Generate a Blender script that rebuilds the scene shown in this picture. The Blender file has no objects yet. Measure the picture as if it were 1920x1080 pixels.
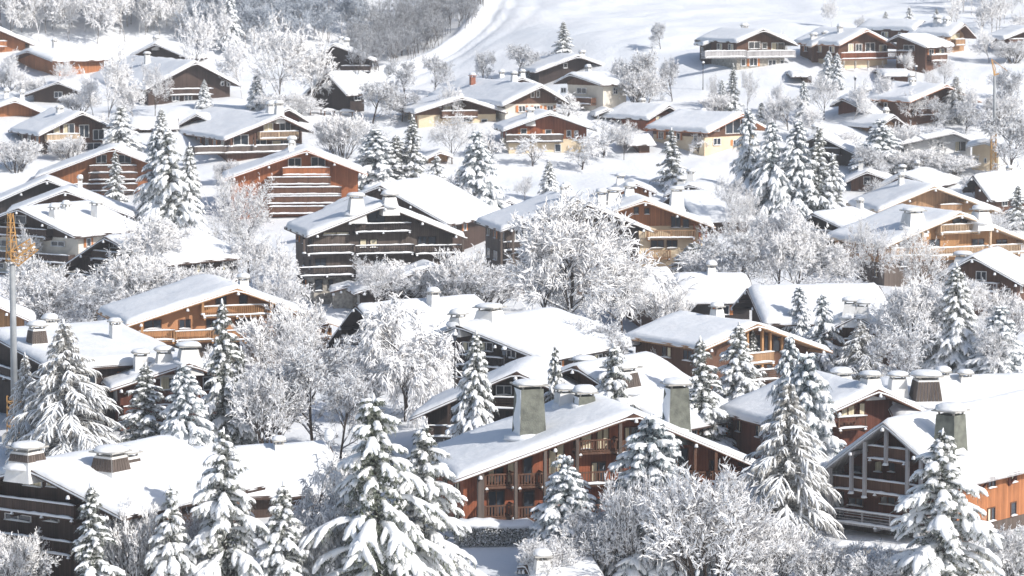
import bpy, math, random
import numpy as np
from mathutils import Vector
R = math.radians
scene = bpy.context.scene
COL = scene.collection
# ------------------------------------------------------------------ camera model
FPX = 6000.0
PIT = math.atan(630 / FPX)
SP, CP = math.sin(PIT), math.cos(PIT)

def ray(px, py):
    a = (px - 960) / FPX; b = (540 - py) / FPX
    return Vector((a, CP + b * SP, -SP + b * CP))

def at(px, py, Y):
    d = ray(px, py); return d * (Y / d.y)

def proj(p):
    x, y, z = p
    dep = y * CP - z * SP; up = y * SP + z * CP
    return (960 + FPX * x / dep, 540 - FPX * up / dep)

# ------------------------------------------------------------------ terrain
KD = [120, 200, 243, 262, 351, 400, 460, 495, 525, 550, 585, 640, 800, 1200, 2500, 4000]
KZ = [-56, -51.5, -48.5, -47.0, -44, -42.5, -38.5, -32.2, -25.4, -19.9, -14.6, -9.6, 6, 60, 100, 110]
_rs = np.random.RandomState(5)
_lat = _rs.rand(256, 256)

def vnoise(x, y):
    xi = np.floor(x).astype(int); yi = np.floor(y).astype(int)
    fx = x - xi; fy = y - yi
    fx = fx * fx * (3 - 2 * fx); fy = fy * fy * (3 - 2 * fy)
    a = _lat[xi & 255, yi & 255]; b = _lat[(xi + 1) & 255, yi & 255]
    c = _lat[xi & 255, (yi + 1) & 255]; d = _lat[(xi + 1) & 255, (yi + 1) & 255]
    return (a * (1 - fx) + b * fx) * (1 - fy) + (c * (1 - fx) + d * fx) * fy - 0.5

def sst(t):
    t = np.clip(t, 0, 1); return t * t * (3 - 2 * t)

# smooth (monotone-ish) profile by dense smoothing of the knots
_dd = np.arange(100, 4000, 2.0); _zz = np.interp(_dd, KD, KZ)
_k = np.ones(13) / 13.0
_zz = np.concatenate([_zz[:6], np.convolve(_zz, _k, 'valid'), _zz[-6:]])
TRK = []

def terr_np(X, Y):
    z = np.interp(Y, _dd, _zz)
    xc = 24 + (585 - Y) * 0.436
    g = sst((Y - 520) / 40)
    z = z + g * 8.5 * (sst((X - xc + 44) / 46) - 1)
    z = z + sst((Y - 590) / 60) * 12 * sst((-X - 22) / 45)
    z = z + 1.1 * vnoise(X / 17 + 9, Y / 17) + 0.55 * vnoise(X / 5, Y / 6 + 3) + 0.2 * vnoise(X / 1.9, Y / 2.3)
    z = z + np.where(Y > 560, 3.0 * vnoise(X / 60, Y / 70) * sst((Y - 560) / 80), 0)
    # track curving up along the wood, with a ploughed bank on its left
    if TRK:
        best = np.full(np.shape(X), 1e9); sg = np.ones(np.shape(X))
        for (x0, y0), (x1, y1) in zip(TRK[:-1], TRK[1:]):
            dx, dy = x1 - x0, y1 - y0; l2 = dx * dx + dy * dy
            t = np.clip(((X - x0) * dx + (Y - y0) * dy) / l2, 0, 1)
            d = np.hypot(X - x0 - t * dx, Y - y0 - t * dy)
            s = np.where((X - x0) * dy - (Y - y0) * dx > 0, 1.0, -1.0)
            m = d < best; best = np.where(m, d, best); sg = np.where(m, s, sg)
        q = best * sg
        for off, am, w in ((-3.2, 1.5, 1.8), (0, -.45, 1.0), (1.6, .25, .5), (3.0, -.4, .9), (8.0, -.2, .8)):
            z = z + am * np.exp(-((q - off) / w) ** 2)
    return z

def terr(x, y):
    return float(terr_np(np.array([x]), np.array([y]))[0])

def ground_at(px, py):
    d = ray(px, py)
    Ys = np.arange(150, 1600, 1.0)
    k = Ys / d.y
    h = d.z * k - terr_np(d.x * k, Ys)
    i = int(np.argmax(h < 0))
    if h[i] >= 0: i = len(Ys) - 1
    if i == 0: i = 1
    t = h[i - 1] / (h[i - 1] - h[i] + 1e-9)
    Y = Ys[i - 1] + t
    return d * (Y / d.y)

TRK = [(g_.x, g_.y) for g_ in [ground_at(a_, b_) for a_, b_ in ((700, 150), (745, 138), (800, 122), (850, 98), (890, 68), (918, 40), (932, 15), (938, -15), (935, -60))]]

# ------------------------------------------------------------------ materials
def newmat(name):
    m = bpy.data.materials.new(name); m.use_nodes = True
    nt = m.node_tree; bs = nt.nodes['Principled BSDF']
    return m, nt, bs

def nd(nt, t, **kw):
    n = nt.nodes.new(t)
    for k, v in kw.items():
        if k in n.inputs.keys() if hasattr(n.inputs, 'keys') else False: n.inputs[k].default_value = v
        else: setattr(n, k, v)
    return n

def ramp(nt, c0, c1, p0=0.3, p1=0.7):
    r = nt.nodes.new('ShaderNodeValToRGB')
    r.color_ramp.elements[0].position = p0; r.color_ramp.elements[1].position = p1
    r.color_ramp.elements[0].color = (*c0, 1); r.color_ramp.elements[1].color = (*c1, 1)
    return r

def noise_mat(name, c0, c1, scale, rough=0.8, bump=0.0, bscale=None, detail=3, bdist=0.1, stretch=None, rp=(.3, .7)):
    m, nt, bs = newmat(name)
    tc = nt.nodes.new('ShaderNodeTexCoord')
    src = tc.outputs['Object']
    if stretch:
        mp = nt.nodes.new('ShaderNodeMapping'); mp.inputs['Scale'].default_value = stretch
        nt.links.new(src, mp.inputs[0]); src = mp.outputs[0]
    n = nt.nodes.new('ShaderNodeTexNoise'); n.inputs['Scale'].default_value = scale; n.inputs['Detail'].default_value = detail
    nt.links.new(src, n.inputs['Vector'])
    r = ramp(nt, c0, c1, *rp); nt.links.new(n.outputs[0], r.inputs[0])
    nt.links.new(r.outputs[0], bs.inputs['Base Color'])
    bs.inputs['Roughness'].default_value = rough
    bs.inputs['Specular IOR Level'].default_value = 0.25
    if bump:
        n2 = nt.nodes.new('ShaderNodeTexNoise'); n2.inputs['Scale'].default_value = bscale or scale; n2.inputs['Detail'].default_value = 4
        nt.links.new(src, n2.inputs['Vector'])
        b = nt.nodes.new('ShaderNodeBump'); b.inputs['Strength'].default_value = bump; b.inputs['Distance'].default_value = bdist
        nt.links.new(n2.outputs[0], b.inputs['Height']); nt.links.new(b.outputs[0], bs.inputs['Normal'])
    return m

def wood_mat(name, c, var=0.35, plank=4.0):
    """vertical boards: each board its own shade, grain along z, weathered patches"""
    m, nt, bs = newmat(name)
    L = nt.links.new
    tc = nt.nodes.new('ShaderNodeTexCoord'); sx = nt.nodes.new('ShaderNodeSeparateXYZ'); L(tc.outputs['Object'], sx.inputs[0])
    ad = nd(nt, 'ShaderNodeMath', operation='ADD'); L(sx.outputs[0], ad.inputs[0]); L(sx.outputs[1], ad.inputs[1])
    mu = nd(nt, 'ShaderNodeMath', operation='MULTIPLY'); L(ad.outputs[0], mu.inputs[0]); mu.inputs[1].default_value = plank
    fl = nd(nt, 'ShaderNodeMath', operation='FLOOR'); L(mu.outputs[0], fl.inputs[0])
    wn = nd(nt, 'ShaderNodeTexWhiteNoise', noise_dimensions='1D'); L(fl.outputs[0], wn.inputs['W'])
    fr = nd(nt, 'ShaderNodeMath', operation='FRACT'); L(mu.outputs[0], fr.inputs[0])
    gap = nd(nt, 'ShaderNodeMath', operation='LESS_THAN'); L(fr.outputs[0], gap.inputs[0]); gap.inputs[1].default_value = 0.1
    mp = nt.nodes.new('ShaderNodeMapping'); mp.inputs['Scale'].default_value = (9, 9, 0.7); L(tc.outputs['Object'], mp.inputs[0])
    n = nt.nodes.new('ShaderNodeTexNoise'); n.inputs['Scale'].default_value = 1.0; n.inputs['Detail'].default_value = 5; L(mp.outputs[0], n.inputs['Vector'])
    n3 = nt.nodes.new('ShaderNodeTexNoise'); n3.inputs['Scale'].default_value = 0.45; n3.inputs['Detail'].default_value = 3; L(tc.outputs['Object'], n3.inputs['Vector'])
    s = nd(nt, 'ShaderNodeMath', operation='MULTIPLY_ADD'); L(wn.outputs[0], s.inputs[0]); s.inputs[1].default_value = var; s.inputs[2].default_value = 0.55
    s2 = nd(nt, 'ShaderNodeMath', operation='MULTIPLY_ADD'); L(n.outputs[0], s2.inputs[0]); s2.inputs[1].default_value = 0.5; L(s.outputs[0], s2.inputs[2])
    s3 = nd(nt, 'ShaderNodeMath', operation='MULTIPLY_ADD'); L(n3.outputs[0], s3.inputs[0]); s3.inputs[1].default_value = 0.7; L(s2.outputs[0], s3.inputs[2])
    s4 = nd(nt, 'ShaderNodeMath', operation='MULTIPLY_ADD'); L(gap.outputs[0], s4.inputs[0]); s4.inputs[1].default_value = -0.45; L(s3.outputs[0], s4.inputs[2])
    s5 = nd(nt, 'ShaderNodeMath', operation='SUBTRACT'); L(s4.outputs[0], s5.inputs[0]); s5.inputs[1].default_value = 0.3
    s5.use_clamp = False
    mx = nt.nodes.new('ShaderNodeVectorMath'); mx.operation = 'SCALE'; mx.inputs[0].default_value = c
    L(s5.outputs[0], mx.inputs['Scale']); L(mx.outputs[0], bs.inputs['Base Color'])
    bs.inputs['Roughness'].default_value = 0.75; bs.inputs['Specular IOR Level'].default_value = 0.2
    return m

def snowtop_mat(name, c0, c1, thr=0.25, scale=6):
    """bark or metal that carries snow wherever its surface faces up"""
    m, nt, bs = newmat(name); L = nt.links.new
    g = nt.nodes.new('ShaderNodeNewGeometry'); sx = nt.nodes.new('ShaderNodeSeparateXYZ'); L(g.outputs['Normal'], sx.inputs[0])
    tc = nt.nodes.new('ShaderNodeTexCoord'); n = nt.nodes.new('ShaderNodeTexNoise'); n.inputs['Scale'].default_value = scale; L(tc.outputs['Object'], n.inputs['Vector'])
    a = nd(nt, 'ShaderNodeMath', operation='MULTIPLY_ADD'); L(n.outputs[0], a.inputs[0]); a.inputs[1].default_value = 0.9; a.inputs[2].default_value = -0.45
    b = nd(nt, 'ShaderNodeMath', operation='ADD'); L(a.outputs[0], b.inputs[0]); L(sx.outputs[2], b.inputs[1])
    r = ramp(nt, c0, c1, thr - 0.1, thr + 0.1); L(b.outputs[0], r.inputs[0]); L(r.outputs[0], bs.inputs['Base Color'])
    bs.inputs['Roughness'].default_value = 0.8; bs.inputs['Specular IOR Level'].default_value = 0.2
    return m

M = {}
M['snow'] = noise_mat('snow', (.76, .785, .82), (.83, .84, .86), 0.6, 0.75, 0.35, 1.1, bdist=0.28)
M['ground_snow'] = noise_mat('ground_snow', (.74, .77, .81), (.83, .84, .86), 0.08, 0.75, 0.5, 1.3, bdist=0.2)
M['tree_snow'] = noise_mat('tree_snow', (.84, .86, .89), (.90, .91, .92), 1.5, 0.75, 0.5, 6.0, bdist=0.06)
M['frost'] = noise_mat('frost', (.25, .225, .21), (.93, .93, .94), 3.2, 0.8, detail=5, rp=(.32, .46))
M['frost_grey'] = noise_mat('frost_grey', (.20, .18, .18), (.84, .86, .89), 3.0, 0.8, detail=5, rp=(.35, .54))
M['frost_shaded'] = noise_mat('frost_shaded', (.17, .17, .18), (.58, .61, .66), 1.2, 0.8, detail=6)  # less frosted twigs, with the wood's shade put into their colour
M['frost_mist_tint'] = noise_mat('frost_mist_tint', (.26, .30, .36), (.60, .65, .72), .6, 0.8, detail=6)  # bluish mist put into the colour of less frosted twigs
M['needles_dark'] = noise_mat('needles_dark', (.035, .048, .028), (.38, .40, .35), 4.5, 0.8, rp=(.42, .68))
M['needles'] = noise_mat('needles', (.03, .042, .026), (.50, .51, .50), 5.0, 0.8, rp=(.42, .62))
M['needles_blue_shade'] = noise_mat('needles_blue_shade', (.035, .055, .062), (.44, .50, .54), 4.5, 0.8, rp=(.42, .62))  # blue cast of firs in shade, put into the needle colour
M['needles_frost'] = noise_mat('needles_frost', (.20, .19, .17), (.66, .66, .65), 3.5, 0.8)
M['bark'] = snowtop_mat('bark', (.055, .042, .035), (.85, .86, .88), 0.42)
M['bark_frost'] = snowtop_mat('bark_frost', (.15, .125, .11), (.85, .86, .88), 0.05)
WD = {'orange': (.36, .150, .068), 'deep_orange': (.33, .120, .052), 'red': (.27, .088, .045), 'brown': (.115, .060, .040), 'dark': (.045, .032, .029), 'umber': (.068, .045, .037),
      'tan': (.33, .20, .115), 'honey': (.38, .21, .10), 'grey_wood': (.11, .088, .077), 'darkred': (.115, .042, .028), 'slate': (.040, .033, .033), 'silver': (.36, .35, .36), 'blond': (.48, .36, .25)}
for k, v in WD.items(): M[k] = wood_mat('wood_' + k, v)
M['stucco_orange'] = noise_mat('stucco_orange', (.40, .20, .10), (.48, .24, .125), 0.8, 0.9)
M['plaster'] = noise_mat('plaster', (.62, .57, .50), (.74, .70, .63), 0.7, 0.9)
M['cream'] = noise_mat('cream', (.62, .50, .34), (.72, .60, .44), 0.7, 0.9)
M['stone'] = noise_mat('stone', (.20, .185, .165), (.46, .43, .38), 3.0, 0.9, 0.6, 3.0, bdist=0.15)
M['concrete'] = noise_mat('concrete', (.34, .33, .31), (.44, .43, .41), 0.8, 0.9)
M['greengrey'] = noise_mat('chimney_render', (.10, .105, .092), (.20, .21, .18), 1.6, 0.9, 0.4, 8, detail=7)
M['chim_white'] = noise_mat('chimney_whitewash', (.62, .61, .59), (.82, .82, .82), 1.0, 0.9)
M['brick'] = noise_mat('chimney_brick', (.24, .09, .055), (.34, .14, .09), 4.0, 0.9)
M['steel'] = noise_mat('steel', (.26, .28, .30), (.36, .38, .40), 1.0, 0.5)
M['orange_paint'] = noise_mat('orange_paint', (.46, .25, .085), (.58, .35, .14), 1.0, 0.5)
M['black_metal'] = noise_mat('black_metal', (.02, .02, .022), (.05, .05, .055), 3, 0.5)
M['awning'] = noise_mat('awning', (.68, .62, .50), (.78, .73, .62), 2.0, 0.9)
M['curtain'] = noise_mat('curtain', (.50, .44, .30), (.78, .72, .55), 1.0, 0.9, stretch=(8, 8, .3))
M['white_paint'] = noise_mat('white_paint', (.72, .72, .72), (.8, .8, .8), 2.0, 0.6)
M['shutter'] = wood_mat('shutter_wood', (.50, .20, .08))
m, nt, bs = newmat('glass'); M['glass'] = m
bs.inputs['Base Color'].default_value = (.035, .045, .06, 1); bs.inputs['Roughness'].default_value = .12; bs.inputs['Specular IOR Level'].default_value = .6
M['far_wood'] = noise_mat('far_wood', (.30, .33, .38), (.62, .65, .70), 0.05, 0.9, detail=8)

# ------------------------------------------------------------------ mesh builder
class MB:
    def __init__(s): s.v = []; s.f = []
    def box(s, a, b):
        x0, y0, z0 = a; x1, y1, z1 = b
        if x0 > x1: x0, x1 = x1, x0
        if y0 > y1: y0, y1 = y1, y0
        if z0 > z1: z0, z1 = z1, z0
        n = len(s.v)
        s.v += [(x0, y0, z0), (x1, y0, z0), (x1, y1, z0), (x0, y1, z0), (x0, y0, z1), (x1, y0, z1), (x1, y1, z1), (x0, y1, z1)]
        s.f += [(n, n+3, n+2, n+1), (n+4, n+5, n+6, n+7), (n, n+1, n+5, n+4), (n+1, n+2, n+6, n+5), (n+2, n+3, n+7, n+6), (n+3, n, n+4, n+7)]
        return s
    def taper(s, cx, cy, z0, z1, wx0, wy0, wx1, wy1):
        n = len(s.v)
        for z, wx, wy in ((z0, wx0, wy0), (z1, wx1, wy1)):
            s.v += [(cx-wx/2, cy-wy/2, z), (cx+wx/2, cy-wy/2, z), (cx+wx/2, cy+wy/2, z), (cx-wx/2, cy+wy/2, z)]
        s.f += [(n, n+3, n+2, n+1), (n+4, n+5, n+6, n+7), (n, n+1, n+5, n+4), (n+1, n+2, n+6, n+5), (n+2, n+3, n+7, n+6), (n+3, n, n+4, n+7)]
        return s
    def prism(s, poly, y0, y1):
        """poly: (x,z) counter-clockwise seen from the front (-y)"""
        n = len(s.v); k = len(poly)
        s.v += [(x, y0, z) for x, z in poly] + [(x, y1, z) for x, z in poly]
        s.f.append(tuple(range(n, n+k))); s.f.append(tuple(range(n+2*k-1, n+k-1, -1)))
        for i in range(k):
            j = (i+1) % k; s.f.append((n+i, n+k+i, n+k+j, n+j))
        return s
    def tube(s, pts, rads, sides=6, cap=True):
        n0 = len(s.v); m_ = len(pts)
        for i, (p, r) in enumerate(zip(pts, rads)):
            d = (Vector(pts[min(i+1, m_-1)]) - Vector(pts[max(i-1, 0)])).normalized()
            a = d.orthogonal().normalized() if abs(d.z) > .95 else d.cross(Vector((0, 0, 1))).normalized()
            b = d.cross(a)
            for k in range(sides):
                t = 2*math.pi*k/sides
                q = Vector(p) + (a*math.cos(t) + b*math.sin(t))*r
                s.v.append(tuple(q))
        for i in range(m_-1):
            for k in range(sides):
                k2 = (k+1) % sides
                s.f.append((n0+i*sides+k, n0+i*sides+k2, n0+(i+1)*sides+k2, n0+(i+1)*sides+k))
        if cap:
            s.f.append(tuple(n0+k for k in range(sides))[::-1]); s.f.append(tuple(n0+(m_-1)*sides+k for k in range(sides)))
        return s
    def mesh(s, name, mat, smooth=False):
        me = bpy.data.meshes.new(name); me.from_pydata(s.v, [], s.f)
        if smooth: me.polygons.foreach_set('use_smooth', [True]*len(me.polygons))
        me.materials.append(M[mat] if isinstance(mat, str) else mat); me.update()
        return me
    def build(s, name, mat, parent=None, smooth=False, mod=None):
        if not s.v: return None
        o = bpy.data.objects.new(name, s.mesh(name, mat, smooth)); COL.objects.link(o)
        if parent is not None: o.parent = parent
        return o

def link(name, me, parent=None):
    o = bpy.data.objects.new(name, me); COL.objects.link(o)
    if parent is not None: o.parent = parent
    return o

def empty(name, loc, rz=0, label=None, cat=None, group=None):
    o = bpy.data.objects.new(name, None); COL.objects.link(o); o.location = loc; o.rotation_euler = (0, 0, rz)
    o.empty_display_size = .5
    tag(o, label, cat, group); return o

def tag(o, label=None, cat=None, group=None, kind=None):
    if label: o['label'] = label
    if cat: o['category'] = cat
    if group: o['group'] = group
    if kind: o['kind'] = kind
    return o

def blob(mb, c, rx, ry, rz, rng, n=9, m_=5, lump=.12, flat=True):
    """lumpy snow dome"""
    n0 = len(mb.v)
    ph = rng.random()*6
    for j in range(m_+1):
        t = j/m_*math.pi/2
        for i in range(n):
            a = 2*math.pi*i/n
            k = 1 + lump*math.sin(3*a+ph+j) + lump*(rng.random()-.5)
            mb.v.append((c[0]+rx*k*math.cos(a)*math.cos(t)**.6, c[1]+ry*k*math.sin(a)*math.cos(t)**.6, c[2]+rz*math.sin(t)*(1+lump*(rng.random()-.5))))
    for j in range(m_):
        for i in range(n):
            i2 = (i+1) % n
            mb.f.append((n0+j*n+i, n0+j*n+i2, n0+(j+1)*n+i2, n0+(j+1)*n+i))
    mb.f.append(tuple(n0+i for i in range(n))[::-1])
# ------------------------------------------------------------------ chalets
def snow_strip(mb, x0, x1, yc, z, w, t, rng, fmap=None, seg=0.55):
    """lumpy snow lying along a rail or ledge from x0 to x1"""
    n = max(3, int(abs(x1-x0)/seg)); n0 = len(mb.v); sides = 7
    tt = t
    for i in range(n+1):
        x = x0 + (x1-x0)*i/n
        e = min(1, .35 + 2.2*min(i, n-i)/n*n/3)
        tt = t*(.72 + .5*rng.random())*e; ww = w*(.9+.2*rng.random())
        for k in range(sides):
            a = math.pi*k/(sides-1)
            p = (x, yc - ww/2*math.cos(a), z + tt*math.sin(a)**.8 - (.0 if 0 < k < sides-1 else .02))
            mb.v.append(fmap(p) if fmap else p)
    for i in range(n):
        for k in range(sides):
            k2 = (k+1) % sides
            mb.f.append((n0+i*sides+k, n0+i*sides+k2, n0+(i+1)*sides+k2, n0+(i+1)*sides+k))
    mb.f.append(tuple(n0+k for k in range(sides))); mb.f.append(tuple(n0+n*sides+k for k in range(sides))[::-1])

class PB(MB):
    """mesh builder whose boxes are given in wall coordinates (s along wall, d out of wall, z up)"""
    def __init__(s, pl): super().__init__(); s.pl = pl
    def m(s, p):
        k, off = s.pl
        a, d, z = p
        if k == 'g': return (a, off-d, z)          # gable wall, outward -y
        if k == 'r': return (off+d, a, z)          # right side wall
        return (off-d, a, z)                       # left side wall
    def box(s, a, b):
        return MB.box(s, s.m(a), s.m(b))

def add_window(h, pl, s0, s1, z0, z1, style='dark', fr='white_paint'):
    if abs(s1-s0) < .3 or abs(z1-z0) < .3: return
    if s0 > s1: s0, s1 = s1, s0
    if z0 > z1: z0, z1 = z1, z0
    f = PB(pl); t = .09
    f.box((s0, 0, z0), (s1, .10, z0+t)); f.box((s0, 0, z1-t), (s1, .10, z1))
    f.box((s0, 0, z0+t), (s0+t, .10, z1-t)); f.box((s1-t, 0, z0+t), (s1, .10, z1-t))
    if s1-s0 > 1.1: f.box(((s0+s1)/2-t/2, 0, z0+t), ((s0+s1)/2+t/2, .09, z1-t))
    o = f.build('window', fr, h)
    p = PB(pl); p.box((s0+t, .02, z0+t), (s1-t, .035, z1-t)); p.build('pane', 'curtain' if style == 'curtain' else 'glass', o)
    if style == 'half':   # curtain drawn on one half, behind the glass line
        c = PB(pl); c.box((s0+t, .036, z0+t), (s0+(s1-s0)*.38, .05, z1-t)); c.build('curtain', 'curtain', o)
    if style == 'shut':
        for q0, q1 in ((s0-.42, s0-.02), (s1+.02, s1+.42)):
            c = PB(pl); c.box((q0, 0, z0), (q1, .07, z1)); c.build('shutter', 'shutter', o)
    if z1-z0 < 1.7 and s1-s0 > .6:
        mb = MB(); q = PB(pl)
        snow_strip(mb, s0, s1, .12, z0+.02, .22, .13, h_rng, lambda v: q.m((v[0], v[1], v[2]-.0)))
        mb.build('sill_snow', 'snow', o, True)

h_rng = random.Random(77)

def add_balcony(h, pl, s0, s1, zf, mat, style='board', dep=1.35, hr=1.0, snow=.22, floor_snow=True, near=False, railmat=None):
    if s0 > s1: s0, s1 = s1, s0
    b = PB(pl)
    b.box((s0, 0.0, zf-.22), (s1, dep, zf-.02))                 # slab
    e = .06
    rm = b
    rm.box((s0, dep-.12, zf+hr-.12), (s1, dep, zf+hr))          # hand rail
    rm.box((s0, 0, zf+hr-.12), (s0+.1, dep-.12, zf+hr)); rm.box((s1-.1, 0, zf+hr-.12), (s1, dep-.12, zf+hr))
    for s in (s0+.003, s1-.123): b.box((s, dep-.123, zf-.02), (s+.12, dep-.003, zf+hr-.12))
    n = max(1, int((s1-s0)/2.6))
    for i in range(1, n): b.box((s0+(s1-s0)*i/n-.06, dep-.118, zf-.02), (s0+(s1-s0)*i/n+.06, dep-.006, zf+hr-.12))
    if style == 'board':
        b.box((s0+.13, dep-.09, zf+.12), (s1-.13, dep-.04, zf+hr-.13))
        for s in (s0+.02, s1-.06): b.box((s, .0, zf+.12), (s+.04, dep-.13, zf+hr-.13))
    elif style == 'slat':
        k = int((s1-s0)/.24)
        for i in range(k):
            s = s0+.16+(s1-s0-.32)*i/max(1, k-1); b.box((s-.05, dep-.09, zf+.06), (s+.05, dep-.05, zf+hr-.13))
        b.box((s0+.13, dep-.095, zf+.03), (s1-.13, dep-.045, zf+.10))
        for sx in (s0+.03, s1-.07):
            for j in range(5): b.box((sx, .1+j*.24, zf-.01), (sx+.04, .2+j*.24, zf+hr-.13))
    elif style == 'rails':
        for z in (.25, .5, .72): b.box((s0+.13, dep-.08, zf+z), (s1-.13, dep-.05, zf+z+.06))
    elif style == 'cross':
        b.box((s0+.13, dep-.085, zf+.06), (s1-.13, dep-.05, zf+.14)); b.box((s0+.13, dep-.085, zf+hr*.5), (s1-.13, dep-.05, zf+hr*.5+.06))
        k = int((s1-s0)/.3)
        for i in range(k):
            s = s0+.16+(s1-s0-.32)*i/max(1, k-1); b.box((s-.035, dep-.08, zf+.14), (s+.035, dep-.055, zf+hr-.13))
        k = max(2, int((s1-s0)/.6))
        for i in range(k):
            s = s0+.3+(s1-s0-.6)*i/max(1, k-1); b.box((s-.12, dep-.079, zf+.3), (s+.12, dep-.056, zf+.46))
    elif style == 'glassy':
        b.box((s0+.13, dep-.08, zf+.1), (s1-.13, dep-.06, zf+hr-.2))
    # joists showing beneath
    k = max(2, int((s1-s0)/2.2)) if near else 0
    for i in range(k):
        s = s0+.2+(s1-s0-.4)*i/max(1, k-1); b.box((s-.1, 0, zf-.45), (s+.1, dep+.12, zf-.22))
    o = b.build('balcony', mat, h)
    sn = MB(); q = PB(pl)
    if snow:
        snow_strip(sn, s0-.03, s1+.03, dep-.06, zf+hr, .26, snow, h_rng, q.m)
    sn2 = sn
    if floor_snow:
        snow_strip(sn2, s0+.02, s1-.02, dep+.02, zf-.02, .28, .18, h_rng, q.m)
    if near:
        for i in range(k):
            s = s0+.2+(s1-s0-.4)*i/max(1, k-1)
            snow_strip(sn2, s-.12, s+.12, dep+.06, zf-.23, .22, .18, h_rng, q.m, seg=.1)
    sn.build('balcony_snow', 'snow', o, True)
    return o

def chimney(h, P, x, y, zb, zt, w, style, rng, cap=True, capw=None):
    """tapered alpine chimney; x,y local, zb where it leaves the roof, zt its top"""
    H = zt-zb
    body = 'chim_white'
    if style == 'grey': body = 'greengrey'
    if style == 'stone': body = 'stone'
    if style == 'brick': body = 'brick'
    fl = 1.0 if style in ('post', 'brick') else (1.12 if style == 'grey' else 1.38)
    mb = MB(); mb.taper(x, y, zb-1.4, zt-.28, w*fl*1.12, w*fl*1.12, w, w)
    o = mb.build('chimney', body, h)
    if style == 'wood':
        g = MB()
        k = 7
        for i in range(k):   # louvred timber face towards the viewer
            t0 = i/k; a0 = -w*.5+w*t0*1.0
            for (zz0, zz1) in ((zb+.15, zt-.45),):
                w0 = w*(fl*1.0); n0 = len(g.v)
                f0 = (fl*1.12-(fl*1.12-1)*((zz0-zb+1.4)/(zt-.28-zb+1.4))); f1 = (fl*1.12-(fl*1.12-1)*((zz1-zb+1.4)/(zt-.28-zb+1.4)))
                for face in (0, 1):
                    n0 = len(g.v)
                    for zz, ff in ((zz0, f0), (zz1, f1)):
                        for q in (a0, a0+w*.12):
                            if face == 0:
                                g.v += [(x+q*ff, y-w*ff/2-.005, zz), (x+q*ff, y-w*ff/2-.05, zz)]
                            else:
                                g.v += [(x+w*ff/2+.005, y+q*ff, zz), (x+w*ff/2+.05, y+q*ff, zz)]
                    g.f += [(n0+1, n0+3, n0+7, n0+5), (n0, n0+1, n0+5, n0+4), (n0+2, n0+6, n0+7, n0+3), (n0+4, n0+5, n0+7, n0+6), (n0, n0+2, n0+3, n0+1)]
        g.build('louvre', 'grey_wood', o)
    cw = capw or w*1.35
    c = MB()
    for dx in (-.4, .4):
        for dy in (-.4, .4): c.box((x+dx*w-.07, y+dy*w-.07, zt-.28), (x+dx*w+.07, y+dy*w+.07, zt-.02))
    c.box((x-cw/2, y-cw/2, zt-.02), (x+cw/2, y+cw/2, zt+.10))
    c.build('chimney_cap', 'concrete' if style != 'brick' else 'brick', o)
    s = MB(); th = .32 + .25*rng.random()
    blob(s, (x, y, zt+.10), cw*.56, cw*.56, th, rng, 12, 5, .06)
    s.build('chimney_snow', 'snow', o, True)
    s = MB(); blob(s, (x-w*.1, y, zb-.45), w*.95, w*.95, .6, rng, 12, 5, .12); s.build('snow_drift', 'snow', o, True)
    if style == 'grey':    # wind-packed snow plastered on the windward face
        s = MB(); n0 = 0; k = 7; f0 = fl*1.12
        for i in range(k+1):
            t = i/k; zz = zb-.2+(zt-.3-zb+.2)*t; ff = f0+(1-f0)*((zz-zb+1.4)/(zt-.28-zb+1.4)); hw = w*ff/2
            r0 = rng.uniform(.15, .95) if i < k else .9; r1 = rng.uniform(.0, .35)
            s.v += [(x-hw-.06, y-hw+.02+2*hw*r1*.3, zz), (x-hw-.09, y-hw+2*hw*(.3+.7*r0), zz), (x-hw+.02, y-hw+2*hw*(.3+.7*r0)+.05, zz), (x-hw+.02, y-hw+.0, zz)]
        for i in range(k):
            for q in range(4): s.f.append((4*i+q, 4*i+4+q, 4*i+4+(q+1) % 4, 4*i+(q+1) % 4))
        s.build('packed_snow', 'snow', o)

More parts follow.
